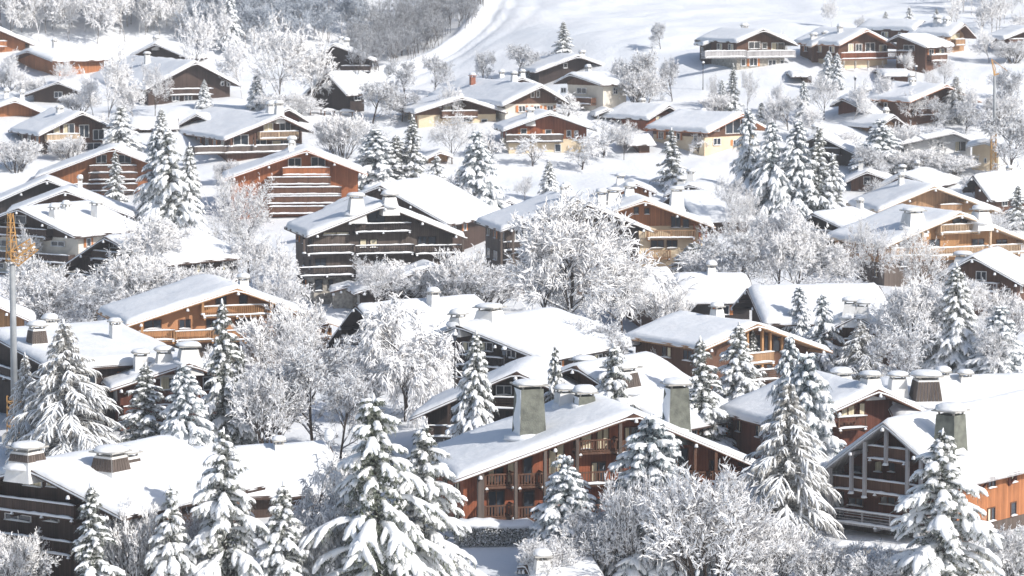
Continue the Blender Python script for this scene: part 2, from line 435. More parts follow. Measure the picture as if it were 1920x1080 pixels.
HOUSES = {}
def house(key, label, apex, le, re, yaw, b, L=12, rx=None, wall='brown', low=None, split=.5, fascia=None, T=.32, ov=1.3, ovf=2.2, sidewall=None,
          bal=(), win=(), sbal=(), swin=(), post=(), chim=(), auto=True, near=None, seed=None, name='chalet', frame='white_paint', autob='board', Y=None,
          aw='mix', bsnow=None, cat='chalet', beams=None, balmat=None, roofmat=None, pipes=0):
    rng = random.Random(seed if seed is not None else hash_key(key))
    G = ground_at(apex[0], b)
    if Y is None: Y = G.y
    A = at(apex[0], apex[1], Y)
    a = R(yaw); u = Vector((math.sin(a), math.cos(a), 0)); vx = Vector((math.cos(a), -math.sin(a), 0)); nrm = -u
    def onplane(px, py, off=0.0):
        d = ray(px, py); P0 = A + u*off
        t = P0.dot(nrm)/d.dot(nrm); q = d*t - A
        return q.dot(vx), q.z
    gz = terr(A.x, A.y)
    Za = A.z - gz
    xl, zl = onplane(*le); xr, zr = onplane(*re); zl += Za; zr += Za
    if xl > -1: xl = -1
    if xr < 1: xr = 1
    if rx is not None:
        # ridge length from the pixel column where the ridge ends
        k = (rx-960)/FPX
        den = u.x - k*(u.y*CP)
        L = abs((k*(A.y*CP - A.z*SP) - A.x)/den)
    s_px = FPX/Y
    if near is None: near = b > 560
    if beams is None: beams = b > 380
    h = empty(name, (A.x, A.y, gz), -a, label, cat, 'chalets of the village')
    HOUSES[key] = h
    sl = (Za-zl)/(-xl); sr = (Za-zr)/xr        # slopes
    rt = .30                                   # roof slab thickness
    def zroof(x): return Za - T*.9 + (x*sl if x < 0 else -x*sr)
    fas = fascia or ('umber' if wall in ('brown', 'darkred', 'umber', 'dark', 'red', 'grey_wood') else ('slate' if wall == 'slate' else 'brown'))
    # roof slab
    zA = zroof(0); zL = zroof(xl); zR = zroof(xr)
    roof = MB(); roof.prism([(xl, zL-rt), (0, zA-rt), (xr, zR-rt), (xr, zR), (0, zA), (xl, zL)], 0, L)
    ro = roof.build('roof', roofmat or fas, h)
    # snow on the roof
    sm = MB(); NX, NY = 30, max(8, int(L/1.1)); e = .05
    xs = []
    for i in range(NX+1):
        t = i/NX; t2 = .5-.5*math.cos(math.pi*t) if True else t
        xs.append((xl-e) + (xr-xl+2*e)*(.55*t+.45*t2))
    ys = [-e + (L+2*e)*(.6*(j/NY)+.4*(.5-.5*math.cos(math.pi*j/NY))) for j in range(NY+1)]
    rr = .26; pn = rng.random()*50
    for j, y in enumerate(ys):
        for i, x in enumerate(xs):
            ed = min(x-(xl-e), (xr+e)-x); ey = min(y+e, L+e-y)
            f = max(0, min(1, ed/rr)); g = max(0, min(1, ey/(rr*.7)))
            prof = (1-(1-f)**2.2)**.5 * (1-(1-g)**2.2)**.5
            th = T*(1+.26*float(vnoise(np.array([x/1.9+pn]), np.array([y/2.3]))[0])*2) + .10*float(vnoise(np.array([x/.9+pn]), np.array([y/.8]))[0])
            zz = Za - T*.9 - (abs(x)*(sl if x < 0 else sr))
            if abs(x) < 1.2: zz -= 0.10*(1-abs(x)/1.2)
            rag = .05*math.sin(y*3.1+pn)+.05*math.sin(y*7.3)
            sm.v.append((x + (rag if (i == 0 or i == NX) else 0), y, zz + .02 + th*prof - (.10 if prof < .01 else 0)))
    W1 = NX+1
    for j in range(NY):
        for i in range(NX):
            q = j*W1+i; sm.f.append((q, q+1, q+W1+1, q+W1))
    n1 = len(sm.v)
    ring = [i for i in range(W1)] + [j*W1+NX for j in range(1, NY+1)] + [NY*W1+i for i in range(NX-1, -1, -1)] + [j*W1 for j in range(NY-1, 0, -1)]
    for q in ring:
        x, y, z = sm.v[q]; sm.v.append((x*.985, y if 0 < y < L else (y+.06 if y <= 0 else y-.06), z-.11))
    K = len(ring)
    for i in range(K): sm.f.append((ring[i], n1+i, n1+(i+1) % K, ring[(i+1) % K]))
    sm.build('roof_snow', 'snow', ro, True)
    # walls
    y0, y1 = ovf, L-.8
    if y1 < y0+1.5: y1 = y0+1.5
    ovl = min(ov, -xl*.3); ovr = min(ov, xr*.3)
    wl, wr = xl+ovl, xr-ovr
    zb = -2.2
    zel = zroof(wl)-rt; zer = zroof(wr)-rt; zt = zroof(0)-rt
    zs = None
    if low:
        zs = onplane(apex[0], split)[1]+Za if split > 2 else min(zel, zer)*split
        zs = min(zs, min(zel, zer)-.2)
    wb = zs if zs is not None else zb
    MB().prism([(wl, wb), (wr, wb), (wr, zer), (0, zt), (wl, zel)], y0, y1).build('wall', wall, h)
    if zs is not None:
        MB().box((wl+.06, y0+.06, zb), (wr-.06, y1-.06, zs)).build('lower_wall', low, h)
    if sidewall: MB().box((wr-.05, y0+.03, zs if zs is not None else zb), (wr+.03, y1-.03, zer-.02)).build('side_wall', sidewall, h)
    gp = ('g', y0); rp = ('r', wr); lp = ('l', wl)
    def G2(px, py, off=None):
        x, z = onplane(px, py, y0 if off is None else off); return x, z+Za
    # purlin ends with snow caps
    if beams:
        xs_ = [0]
        for f in (.45, .86):
            xs_ += [xl*f, xr*f]
        for x in xs_:
            z = zroof(x)-rt - (.0 if x else .02) - (.06)
            mb = MB(); mb.box((x-.13, -.12, z-.30), (x+.13, y0+.002, z-.02))
            o = mb.build('purlin', fas, h)
            s = MB(); blob(s, (x, -.14, z-.30), .17, .14, .30, rng, 8, 4, .05); s.build('purlin_snow', 'snow', o, True)
    bm_ = balmat or wall
    # explicit features given in photo pixels
    for q in bal:
        x0, pt, x1 = q[0], q[1], q[2]; st = q[3] if len(q) > 3 else autob; mt = q[4] if len(q) > 4 else bm_
        dep = q[5] if len(q) > 5 else 1.3
        s0, z = G2(x0, pt, y0-dep); s1, _ = G2(x1, pt, y0-dep)
        add_balcony(h, gp, s0, s1, z-1.0-.12, mt, st, dep=dep, near=near, snow=(.13 if near else .17) if bsnow is None else bsnow, floor_snow=(bsnow is None or bsnow > 0 or h_rng.random() < .3))
    for q in win:
        s0, z1 = G2(q[0], q[1]); s1, z0 = G2(q[2], q[3])
        add_window(h, gp, s0, s1, z0, z1, q[4] if len(q) > 4 else 'dark', frame)
    for q in post:   # px, top row, bottom row
        off = q[4] if len(q) > 4 else .25
        x, z1 = G2(q[0], q[1], off); _, z0 = G2(q[0], q[2], off)
        z1 = min(z1, zroof(x)-rt-.02)
        mb = MB(); w = .13; mb.box((x-w, off-w, z0), (x+w, off+w, z1)); o = mb.build('post', q[3] if len(q) > 3 else fas, h)
        s = MB(); blob(s, (x, off-.05, z0-.02), .26, .26, .22, rng, 8, 4, .1); s.build('post_snow', 'snow', o, True)
    if auto:
        fl = 2.75; k = 0
        zf = zt - 3.4
        while zf > .2 and k < 5:
            zz = zf+1.2
            ax0 = max(wl, -(zt-zz)/sl)*.86 if sl > 0 else wl; ax1 = min(wr, (zt-zz)/sr)*.86 if sr > 0 else wr
            if k == 0: ax0 *= .62; ax1 *= .62
            if zs is not None and zf < zs-1.2: ax0, ax1 = wl*.9, wr*.9
            wdt = ax1-ax0
            isb = rng.random() < (.9 if zf > 1.5 else .25) and wdt > 2.5
            nw = max(1, int(wdt/3.1))
            for i in range(nw):
                c = ax0+(i+.5)*wdt/nw + rng.uniform(-.25, .25); ww = rng.choice((.5, .6, .9, 1.1)); 
                if isb: add_window(h, gp, c-ww, c+ww, zf+.08, zf+2.0, rng.choice(('dark', 'half', 'dark', 'curtain')), frame)
                else: add_window(h, gp, c-ww*.7, c+ww*.7, zf+.85, zf+1.95, rng.choice(('dark', 'shut', 'dark', 'half')), frame)
            if isb: add_balcony(h, gp, ax0, ax1, zf, bm_, autob, dep=min(1.25, ovf-.1), near=near)
            zf -= fl; k += 1
    # visible side wall
    side = 'r' if yaw > 4 else ('l' if yaw < -4 else None)
    if side and auto is not None:
        pl = rp if side == 'r' else lp; ze = (zer if side == 'r' else zel)
        zf = ze-2.6; k = 0; ln = y1-y0
        while zf > -.3 and k < 4:
            n = max(1, int(ln/3.4))
            for i in range(n):
                c = y0+(i+.5)*ln/n; ww = rng.choice((.45, .6, .8))
                if rng.random() < .85: add_window(h, pl, c-ww, c+ww, zf+.8, zf+1.95, rng.choice(('dark', 'shut', 'half')), frame)
            if k == 0 and sbal: add_balcony(h, pl, y0+.3, y0+ln*.8, zf, bm_, autob, dep=1.0, near=near)
            zf -= 2.75; k += 1
    if not chim and L > 6.5 and rng.random() < .75:
        k = 1 if rng.random() < .6 else 2
        for i in range(k):
            x = rng.choice((-1, 1))*rng.uniform(.8, 2.2); x = max(xl+1.2, min(xr-1.2, x)); y = rng.uniform(2.8, max(3.2, L-2)); zb_ = Za-(abs(x)*(sl if x < 0 else sr))
            chimney(h, A, x, y, zb_, zb_+rng.uniform(.8, 1.5), rng.uniform(.6, 1.0), rng.choice(('post', 'white', 'white')), rng)
    for q in chim:   # (px of base, row of base, row of top, width m, style)
        px, pb, pt, w, st = q[:5]
        d = ray(px, pb); best = None
        for sgn, s_ in ((1, sr), (-1, sl)):
            # plane z = Za - s_*|x|
            n = Vector((0, 0, 1)) + vx*(s_*sgn)
            t = (A).dot(n)/d.dot(n); P = d*t - A
            x, y = P.dot(vx), P.dot(u)
            cost = (0 if x*sgn >= -.2 else 20+abs(x)) + max(0, -y+.9)*3 + max(0, y-L+.9)*3
            if best is None or cost < best[0]: best = (cost, x, y)
        x = max(xl+1, min(xr-1, best[1])); y = max(.9, min(L-.9, best[2]))
        zbse = Za - (x*-sl if x < 0 else x*sr)
        P = A + vx*x + u*y
        # height so that its top lands on row pt
        dy = P.y; zt_ = at(px, pt, dy).z - gz
        zt_ = max(zt_-.35, zbse+.7)
        chimney(h, P, x, y, zbse, zt_, w, st, rng)
    return h

def hash_key(k):
    n = 7
    for c in str(k): n = (n*31+ord(c)) % 100003
    return n

def side_house(key, label, rl, rr, er, b, yaw=84, slope=20, **kw):
    """a house whose long eave side faces the viewer: ridge from rl to rr (px,row), eave edge at row er"""
    left_front = yaw > 0
    ap = rl if left_front else rr; en = rr if left_front else rl
    G = ground_at((rl[0]+rr[0])/2, b); s = FPX/G.y
    pv = abs(ray(rl[0], er).z)/ray(rl[0], er).y
    tn = math.tan(R(slope)); w = (er-ap[1])/s/(tn+pv)
    Y = G.y + w*.7
    A = at(ap[0], ap[1], Y); a = R(yaw); vx = Vector((math.cos(a), -math.sin(a), 0))
    le = proj(A - vx*w - Vector((0, 0, w*tn))); re = proj(A + vx*w - Vector((0, 0, w*tn)))
    return house(key, label, ap, le, re, yaw, b, rx=en[0], Y=Y, **kw)
# ------------------------------------------------------------------ trees
def finger(mb, p, d, ln, w, t, droop, rng, nseg=5, sides=6, up=0.0):
    """a drooping, lumpy pad of snow lying on a spray of twigs; returns its path"""
    d = Vector(d); dh = Vector((d.x, d.y, 0))
    if dh.length < 1e-4: dh = Vector((1, 0, 0))
    dh.normalize(); sd = Vector((-dh.y, dh.x, 0))
    path = []; n0 = len(mb.v)
    kk = rng.uniform(-.25, .25)
    for i in range(nseg+1):
        s = i/nseg
        q = Vector(p) + d*(ln*s) + Vector((0, 0, up*s - droop*s*s)) + sd*(kk*ln*.3*s*s)
        path.append(q)
    for i, q in enumerate(path):
        s = i/nseg
        pr = (.35 + 1.25*s*(1.15-s)/.33*.5) if s < .75 else (.35+1.25*.75*.4/.33*.5)*math.sqrt(max(0.03, 1-((s-.75)/.27)**2))
        pr *= rng.uniform(.75, 1.22)
        dd = (path[min(i+1, nseg)]-path[max(i-1, 0)]).normalized(); nn = sd.cross(dd)
        if nn.z < 0: nn = -nn
        for k in range(sides):
            a = 2*math.pi*k/sides
            ca, sa = math.cos(a), math.sin(a)
            v = q + sd*(ca*w*pr) + nn*(sa*t*pr*(1.0 if sa > 0 else .45)) + Vector((0, 0, -abs(ca)*w*pr*.35))
            mb.v.append((v.x, v.y, v.z))
    for i in range(nseg):
        for k in range(sides):
            k2 = (k+1) % sides
            mb.f.append((n0+i*sides+k, n0+i*sides+k2, n0+(i+1)*sides+k2, n0+(i+1)*sides+k))
    mb.f.append(tuple(n0+k for k in range(sides))[::-1]); mb.f.append(tuple(n0+nseg*sides+k for k in range(sides)))
    return path, sd

def fringe(mb, path, sd, w, rng, n=14, ln=.22):
    """needle sprays hanging below and beside a snow pad"""
    m_ = len(path)-1
    for _ in range(n):
        s = rng.uniform(.05, 1.0)*m_; i = min(m_-1, int(s)); q = path[i].lerp(path[i+1], s-i)
        dd = (path[i+1]-path[i]).normalized(); sg = rng.choice((-1, 1))
        k = rng.uniform(.3, 1.25)
        a = q - dd*.05 + sd*(sg*w*k*.5) - Vector((0, 0, .03)); b = a + dd*rng.uniform(.05, .11)
        tip = a + sd*(sg*w*rng.uniform(.4, 1.0)) + dd*ln*rng.uniform(.4, 1.5) - Vector((0, 0, ln*rng.uniform(.5, 1.6)))
        n0 = len(mb.v); mb.v += [tuple(a), tuple(b), tuple(tip)]; mb.f.append((n0, n0+1, n0+2))

def make_conifer(seed, H=12, Rr=3.0, whorl=.62, nb=7, droop=.9, fw=.30, ft=.20, lat=3, snow=1.0, pw=.9, gaps=.08, core=900, fr=12, bare=.06, irregular=.18, nseg=5, lw=.8):
    rng = random.Random(seed); S = MB(); N = MB(); B = MB()
    B.tube([(0, 0, -1.2), (0, 0, H*.3), (rng.uniform(-.1, .1), rng.uniform(-.1, .1), H*.7), (0, 0, H*.985)], [.2*H/12, .15*H/12, .08*H/12, .02], 6)
    z = H*bare; 
    while z < H*.965:
        t = (z-H*bare)/(H*(1-bare)); r = Rr*(1-t)**pw*(1-.35*max(0, .12-t)/.12) + .08
        nbb = max(6, int(nb*(.55+.6*(1-t)))); ph = rng.random()*6.28
        for k in range(nbb):
            if rng.random() < gaps: continue
            a = ph + 6.283*k/nbb + rng.uniform(-.25, .25); L_ = r*rng.uniform(1-irregular*1.6, 1+irregular)
            zz = z + rng.uniform(-.3, .3)*whorl
            d = Vector((math.cos(a), math.sin(a), rng.uniform(.02, .28)*(.4+t)))
            dr = droop*L_*rng.uniform(.32, .62)*(1.1-.5*t)
            sc = (.55+.6*(L_/Rr))
            p0 = Vector((0, 0, zz)) + Vector((math.cos(a), math.sin(a), 0))*L_*.12
            path, sd = finger(S, p0, d, L_*.88, fw*sc*.8*snow, ft*sc*snow, dr, rng, nseg)
            fringe(N, path, sd, fw*sc*1.4, rng, int(fr*1.4), .26*sc+.08)
            B.tube([tuple(p0), tuple(path[len(path)//2]-Vector((0, 0, .05))), tuple(path[-1])], [.035, .022, .008], 3, False)
            nl = max(1, int(round(lat*(.3+L_/Rr))))
            for j in range(nl):
                for sg in (-1, 1):
                    if rng.random() < gaps*1.5: continue
                    s = .28+.62*(j+rng.uniform(.1, .9))/nl; m_ = len(path)-1; i = min(m_-1, int(s*m_)); q = path[i].lerp(path[i+1], s*m_-i)
                    th = a + sg*rng.uniform(.45, .85); ll = L_*rng.uniform(.26, .42)*(1.2-.55*s)
                    d2 = Vector((math.cos(th), math.sin(th), rng.uniform(-.25, .05)))
                    p2, sd2 = finger(S, q, d2, ll, fw*sc*.62*snow*lw, ft*sc*.8*snow*lw, droop*ll*rng.uniform(.4, .95), rng, max(3, nseg-1))
                    fringe(N, p2, sd2, fw*sc, rng, fr, .2*sc+.06)
        z += whorl*(.62+.5*(1-t))*rng.uniform(.85, 1.15)
    # leader
    finger(S, (0, 0, H*.955), (rng.uniform(-.1, .1), .05, 1), H*.045, .10*snow, .10*snow, 0, rng, 4)
    for _ in range(core):
        t = rng.random()**1.5; zz = H*(bare+.04+.86*t); r = Rr*(1-t)**pw*rng.uniform(.05, .62); a = rng.random()*6.283
        p = Vector((r*math.cos(a), r*math.sin(a), zz-.3*r)); n0 = len(N.v)
        for _k in range(3): N.v.append(tuple(p + Vector((rng.uniform(-.2, .2), rng.uniform(-.2, .2), rng.uniform(-.3, .15)))))
        N.f.append((n0, n0+1, n0+2))
    return S, N, B, H, Rr

def make_bare(seed, H=9, Rr=4, n1=7, spread=.75, gravity=0.0, lv=4, kids=5, tw=7, thick=.16, trunk=.22, multi=0, tlen=.55, snowy=.5, kr=.62, up=.25, tww=.030, asp=1.0):
    """frosted leafless tree: limbs, branches and white rimed twigs"""
    rng = random.Random(seed); B = MB(); T = MB(); S = MB()
    lens = []
    def strip(p, d, ln, w, g):
        q = p + d*ln*.5 + Vector((0, 0, -g*ln*.15)); e = p + d*ln + Vector((0, 0, -g*ln*.6))
        a = d.orthogonal().normalized(); b = d.cross(a); n0 = len(T.v)
        for c, ww in ((p, w), (q, w*1.1), (e, w*.35)):
            for k in range(3):
                t = 2.094*k; v = c + a*math.cos(t)*ww + b*math.sin(t)*ww; T.v.append((v.x, v.y, v.z))
        for i in (0, 3):
            for k in range(3):
                k2 = (k+1) % 3; T.f.append((n0+i+k, n0+i+k2, n0+i+3+k2, n0+i+3+k))
    def grow(p, d, ln, r, level):
        n = 4; pts = [p]; dd = d.copy()
        for i in range(n):
            dd = (dd + Vector((rng.gauss(0, .13), rng.gauss(0, .13), rng.gauss(0, .10) + up*.12 - gravity*.22*(level+1)*.4))).normalized()
            pts.append(pts[-1] + dd*ln/n)
        rr = [max(.010, r*(1-.55*i/n)) for i in range(n+1)]
        B.tube([tuple(q) for q in pts], rr, 5 if level < 2 else 3, False)
        if snowy and level in (1, 2, 3) and rng.random() < snowy:
            i = rng.randrange(0, n); v = pts[i+1]-pts[i]
            finger(S, pts[i] + Vector((0, 0, rr[i])), v.normalized(), v.length*1.3, .045+rr[i]*1.2, .06+rr[i], -.0, rng, 3, 5)
        if level >= lv:
            for _ in range(tw):
                s = rng.random()*n; i = min(n-1, int(s)); q = pts[i].lerp(pts[i+1], s-i)
                d2 = (dd + Vector((rng.gauss(0, .6), rng.gauss(0, .6), rng.gauss(0, .45)+up*.3-gravity*.5))).normalized()
                strip(q, d2, tlen*rng.uniform(.5, 1.3), tww*rng.uniform(.7, 1.4), gravity+.25)
            return
        k = kids if level else n1
        for j in range(k):
            s = (.30+.7*(j+rng.random())/k)*n; i = min(n-1, int(s)); q = pts[i].lerp(pts[i+1], s-i)
            loc = (pts[i+1]-pts[i]).normalized(); az = rng.random()*6.283 if level else 6.283*j/k*1.0+rng.uniform(-.4, .4)
            a = loc.orthogonal().normalized(); b = loc.cross(a); side = a*math.cos(az)+b*math.sin(az)
            an = spread*rng.uniform(.7, 1.25)
            d2 = (loc*math.cos(an) + side*math.sin(an)).normalized()
            grow(q, d2, ln*kr*rng.uniform(.75, 1.2)*(1.25-.35*s/n), rr[i]*.6, level+1)
    if multi:
        for m_ in range(multi):
            a = 6.283*m_/multi; an = rng.uniform(.1, .75)
            grow(Vector((math.cos(a)*.3, math.sin(a)*.3, -.5)), Vector((math.cos(a)*math.sin(an), math.sin(a)*math.sin(an), math.cos(an))), H*.55, .07, 1)
    else:
        grow(Vector((0, 0, -.8)), Vector((0, 0, 1)), H*trunk*2.4, thick, 0)
    v = np.array(T.v); h = float(np.percentile(v[:, 2], 99.5)); r = float(np.percentile(np.hypot(v[:, 0], v[:, 1]), 95))
    fz = H/h; fr_ = Rr/r
    for mb in (B, T, S):
        mb.v = [(x*fr_, y*fr_, z*fz) for x, y, z in mb.v]
    return S, T, B, H, Rr

PRO = {}
def conifer_proto(key, name, ndl, smat='tree_snow', **kw):
    S, N, B, H, Rr = make_conifer(**kw)
    PRO[key] = (name, [('snow_cover', S.mesh(name+'_snow', smat, True)), ('needles', N.mesh(name+'_needles', ndl)), ('trunk', B.mesh(name+'_trunk', 'bark'))], H, Rr, 'conifer')
def bare_proto(key, name, tmat='frost', bmat='bark', **kw):
    S, T, B, H, Rr = make_bare(**kw)
    parts = [('twigs', T.mesh(name+'_twigs', tmat)), ('branches', B.mesh(name+'_branches', bmat, True))]
    if S.v: parts.append(('snow_cover', S.mesh(name+'_snow', 'tree_snow', True)))
    PRO[key] = (name, parts, H, Rr, 'bush' if kw.get('multi') else 'bare tree')

conifer_proto('A', 'snowy_spruce', 'needles_dark', seed=1, H=15, Rr=5.0, whorl=.80, nb=8, droop=1.05, fw=.47, ft=.32, lat=4, fr=18, core=3500, irregular=.34, gaps=.14, pw=.72)
conifer_proto('A2', 'snowy_spruce', 'needles', seed=11, H=14, Rr=3.6, whorl=.75, nb=7, droop=1.0, fw=.42, ft=.28, lat=4, fr=14, core=2200, irregular=.34, gaps=.11, pw=.70)
conifer_proto('B', 'snowy_spruce', 'needles', seed=2, H=11, Rr=2.5, whorl=.52, nb=8, droop=1.15, fw=.32, ft=.2, lat=4, fr=8, core=1400, gaps=.05, pw=.82)
conifer_proto('B2', 'snowy_spruce', 'needles', seed=22, H=11, Rr=2.6, whorl=.55, nb=8, droop=.95, fw=.33, ft=.21, lat=4, fr=9, core=1500, gaps=.10, irregular=.28, pw=.8)
conifer_proto('B3', 'snowy_spruce', 'needles', seed=33, H=11, Rr=2.5, whorl=.66, nb=7, droop=1.3, fw=.38, ft=.25, lat=3, fr=9, core=1300, gaps=.14, irregular=.36, pw=.74)
conifer_proto('B4', 'snowy_spruce', 'needles', seed=44, H=11, Rr=2.4, whorl=.5, nb=8, droop=.8, fw=.27, ft=.17, lat=4, fr=12, core=1600, gaps=.16, irregular=.4, pw=.95)
conifer_proto('E2', 'dense_spruce', 'needles_blue_shade', seed=55, H=13, Rr=3.0, whorl=.7, nb=8, droop=1.4, fw=.36, ft=.2, lat=4, fr=10, core=2600, gaps=.14, pw=.72, irregular=.34)
conifer_proto('C', 'frosted_spruce', 'needles_frost', seed=3, H=13, Rr=3.3, whorl=.5, nb=9, droop=1.2, fw=.13, ft=.09, lat=5, fr=14, core=2600, gaps=.1, irregular=.3, nseg=5)
conifer_proto('D', 'blue_shade_spruce', 'needles_blue_shade', seed=4, H=9, Rr=3.0, whorl=.5, nb=9, droop=.7, fw=.36, ft=.22, lat=4, fr=9, core=1800, gaps=.08, pw=.62)  # its blue is shade put into the needle colour
conifer_proto('E', 'dense_spruce', 'needles_blue_shade', seed=5, H=13, Rr=3.0, whorl=.6, nb=8, droop=1.25, fw=.31, ft=.17, lat=4, fr=11, core=2600, gaps=.1, pw=.62, irregular=.25)
bare_proto('d', 'frosted_tree', seed=6, H=10, Rr=5.0, n1=9, spread=.72, kids=5, tw=7, lv=4, tlen=.45, tww=.026, snowy=.75)
bare_proto('d2', 'frosted_tree', seed=16, H=10, Rr=3.6, n1=9, spread=.6, kids=5, tw=6, lv=4, tlen=.4, trunk=.3, tww=.024, snowy=.6)
bare_proto('w', 'weeping_tree', seed=7, H=8, Rr=4.0, n1=8, spread=.9, gravity=.28, kids=5, tw=10, lv=4, tlen=.42, up=0, tww=.024)
bare_proto('b', 'frosted_bush', seed=8, H=5, Rr=4.0, multi=11, spread=.55, kids=5, tw=8, lv=4, tlen=.3, up=.5, snowy=.45, tww=.02)
bare_proto('b2', 'frosted_bush', seed=18, H=5, Rr=3.0, multi=9, spread=.42, kids=5, tw=7, lv=4, tlen=.3, up=.8, snowy=.3, tww=.02)
bare_proto('g', 'frosted_tree', 'frost_grey', seed=9, H=9, Rr=4.0, n1=8, spread=.7, kids=5, tw=7, lv=4, tlen=.4, snowy=.3, tww=.024)
bare_proto('o', 'orchard_tree', seed=10, H=4, Rr=2.6, n1=7, spread=.85, kids=5, tw=6, lv=3, tlen=.5, thick=.14, trunk=.3, snowy=.8)
bare_proto('f', 'frosted_tree', 'frost', 'bark_frost', seed=12, H=11, Rr=3.6, n1=11, spread=.65, kids=6, tw=16, lv=3, tlen=.6, tww=.05, trunk=.32, snowy=.9)

t_rng = random.Random(31)
def tree(kind, x, top, base, width, label, cat=None, group=None, Y=None, name=None):
    kind = {'B': t_rng.choice(('B', 'B3', 'B4', 'B')), 'B2': t_rng.choice(('B2', 'B4', 'B3')), 'E': t_rng.choice(('E', 'E2'))}.get(kind, kind)
    nm, parts, H, Rr, dc = PRO[kind]
    g = ground_at(x, base)
    if Y is None: Y = g.y
    X = ray(x, base).x/ray(x, base).y*Y
    z0 = terr(X, Y); s = FPX/Y
    Zt = at(x, top, Y).z; h = max(.6, Zt-z0); w = width/s/2
    o = empty(name or nm, (X, Y, z0-.05), t_rng.random()*6.283, label, cat or ('conifer' if dc == 'conifer' else dc), group or {'conifer': 'snow-laden conifers among the chalets', 'bare tree': 'frosted leafless trees among the chalets', 'bush': 'frosted bushes between the gardens'}[dc])
    o.rotation_euler = (R(t_rng.uniform(-2.2, 2.2)), R(t_rng.uniform(-2.2, 2.2)), t_rng.random()*6.283)
    for pn, me in parts:
        c = link(pn, me, o)
    k = 1.18 if dc == 'conifer' else 1.05
    o.scale = (w/Rr*k, w/Rr*k, h/H)
    return o
# ------------------------------------------------------------------ ground
def build_ground():
    ys = np.concatenate([np.arange(120, 240, 4), np.arange(240, 640, .9), np.arange(640, 760, 2), np.geomspace(762, 2000, 50)])
    xs = np.concatenate([-np.geomspace(700, 130, 22), np.arange(-128, 128.1, .95), np.geomspace(130, 700, 22)])
    X, Y = np.meshgrid(xs, ys); Z = terr_np(X, Y)
    Z = Z + np.where(Y > 760, 14*vnoise(X/140, Y/160)*sst((Y-760)/500), 0)
    n, m_ = len(ys), len(xs)
    v = np.stack([X, Y, Z], -1).reshape(-1, 3)
    idx = np.arange(n*m_).reshape(n, m_)
    f = np.stack([idx[:-1, :-1], idx[:-1, 1:], idx[1:, 1:], idx[1:, :-1]], -1).reshape(-1, 4)
    me = bpy.data.meshes.new('ground'); me.vertices.add(len(v)); me.vertices.foreach_set('co', v.ravel())
    me.loops.add(f.size); me.loops.foreach_set('vertex_index', f.ravel().astype(np.int32))
    me.polygons.add(len(f)); me.polygons.foreach_set('loop_start', np.arange(0, f.size, 4, dtype=np.int32))
    me.polygons.foreach_set('use_smooth', np.ones(len(f), dtype=bool)); me.update(); me.validate()
    me.materials.append(M['ground_snow']); o = link('ground', me); tag(o, kind='structure', label='deep fresh snow over the village slope and the pistes above')
build_ground()

# ------------------------------------------------------------------ houses (photo pixels of a 1920 px wide frame)
H = house; SH = side_house
# top left
H('1', 'orange chalet cut by the left frame edge in the top left corner', (-12, 45), (-80, 78), (65, 78), -22, 108, L=10, wall='orange', T=.6)
H('2', 'long low orange chalet under the frosted wood at top left, dark gable to the left', (50, 90), (4, 108), (98, 109), 50, 134, rx=160, wall='orange', T=.6)
H('3', 'small dark brown chalet with orange patch below the long orange one', (108, 151), (42, 175), (152, 169), 12, 196, L=8, wall='umber', balmat='brown')
H('4', 'small dark gable with snowy chimney peeping above the big dark barn roof', (290, 77), (242, 101), (355, 104), 20, 128, L=8, wall='dark', T=.55, auto=False, chim=[(293, 80, 68, .9, 'white')])
H('5', 'large dark barn chalet with wide snowy roof and an orange wall panel', (368, 112), (272, 162), (452, 155), -25, 193, rx=246, wall='umber', auto=False, T=.5,
  win=[(414, 152, 420, 161, 'dark'), (425, 153, 431, 162, 'dark'), (322, 178, 336, 190, 'dark'), (345, 178, 360, 190)], bal=[(318, 166, 400)], chim=[(276, 120, 97, .9, 'post')])
H('6', 'orange gabled chalet at the left edge above the tan one with big windows', (28, 183), (-42, 208), (97, 212), -12, 224, L=9, wall='orange', T=.55)
H('7', 'tan chalet with two big blue windows and a snowy balcony left of tall firs', (155, 208), (72, 250), (216, 237), -27, 288, L=15, wall='brown', fascia='umber', low='grey_wood', split=272, auto=False,
  bal=[(88, 251, 150, 'board', 'blond')], win=[(148, 234, 167, 258, 'dark', ), (174, 243, 195, 262), (100, 236, 112, 250, 'curtain'), (118, 232, 140, 250, 'half'), (92, 268, 146, 281), (160, 268, 190, 282)], chim=[(112, 212, 198, .9, 'white')])
H('8', 'tiny brown gable between the two tan chalets at upper left', (368, 211), (335, 230), (396, 225), 10, 242, L=6, wall='brown', auto=False)
H('9b', 'red-brown gable rising right behind the big timbered chalet at upper left', (542, 200), (500, 222), (580, 224), -22, 262, L=9, wall='darkred', auto=False)
H('9', 'big timbered chalet with broad grey roof, pale balcony and long snowy terrace', (528, 214), (420, 258), (588, 243), -25, 302, rx=395, wall='brown', fascia='brown', auto=False,
  bal=[(487, 246, 560, 'slat', 'blond'), (365, 274, 421, 'board', 'grey_wood'), (421, 273, 572, 'board', 'grey_wood')], win=[(494, 230, 512, 247, 'curtain'), (524, 228, 545, 247), (437, 253, 466, 272), (475, 262, 500, 274), (510, 264, 552, 275, 'half')],
  post=[(433, 250, 275), (478, 250, 275), (564, 247, 275)], chim=[(461, 227, 202, 1.3, 'white'), (508, 214, 192, 1.1, 'white'), (523, 212, 190, 1.0, 'white')])
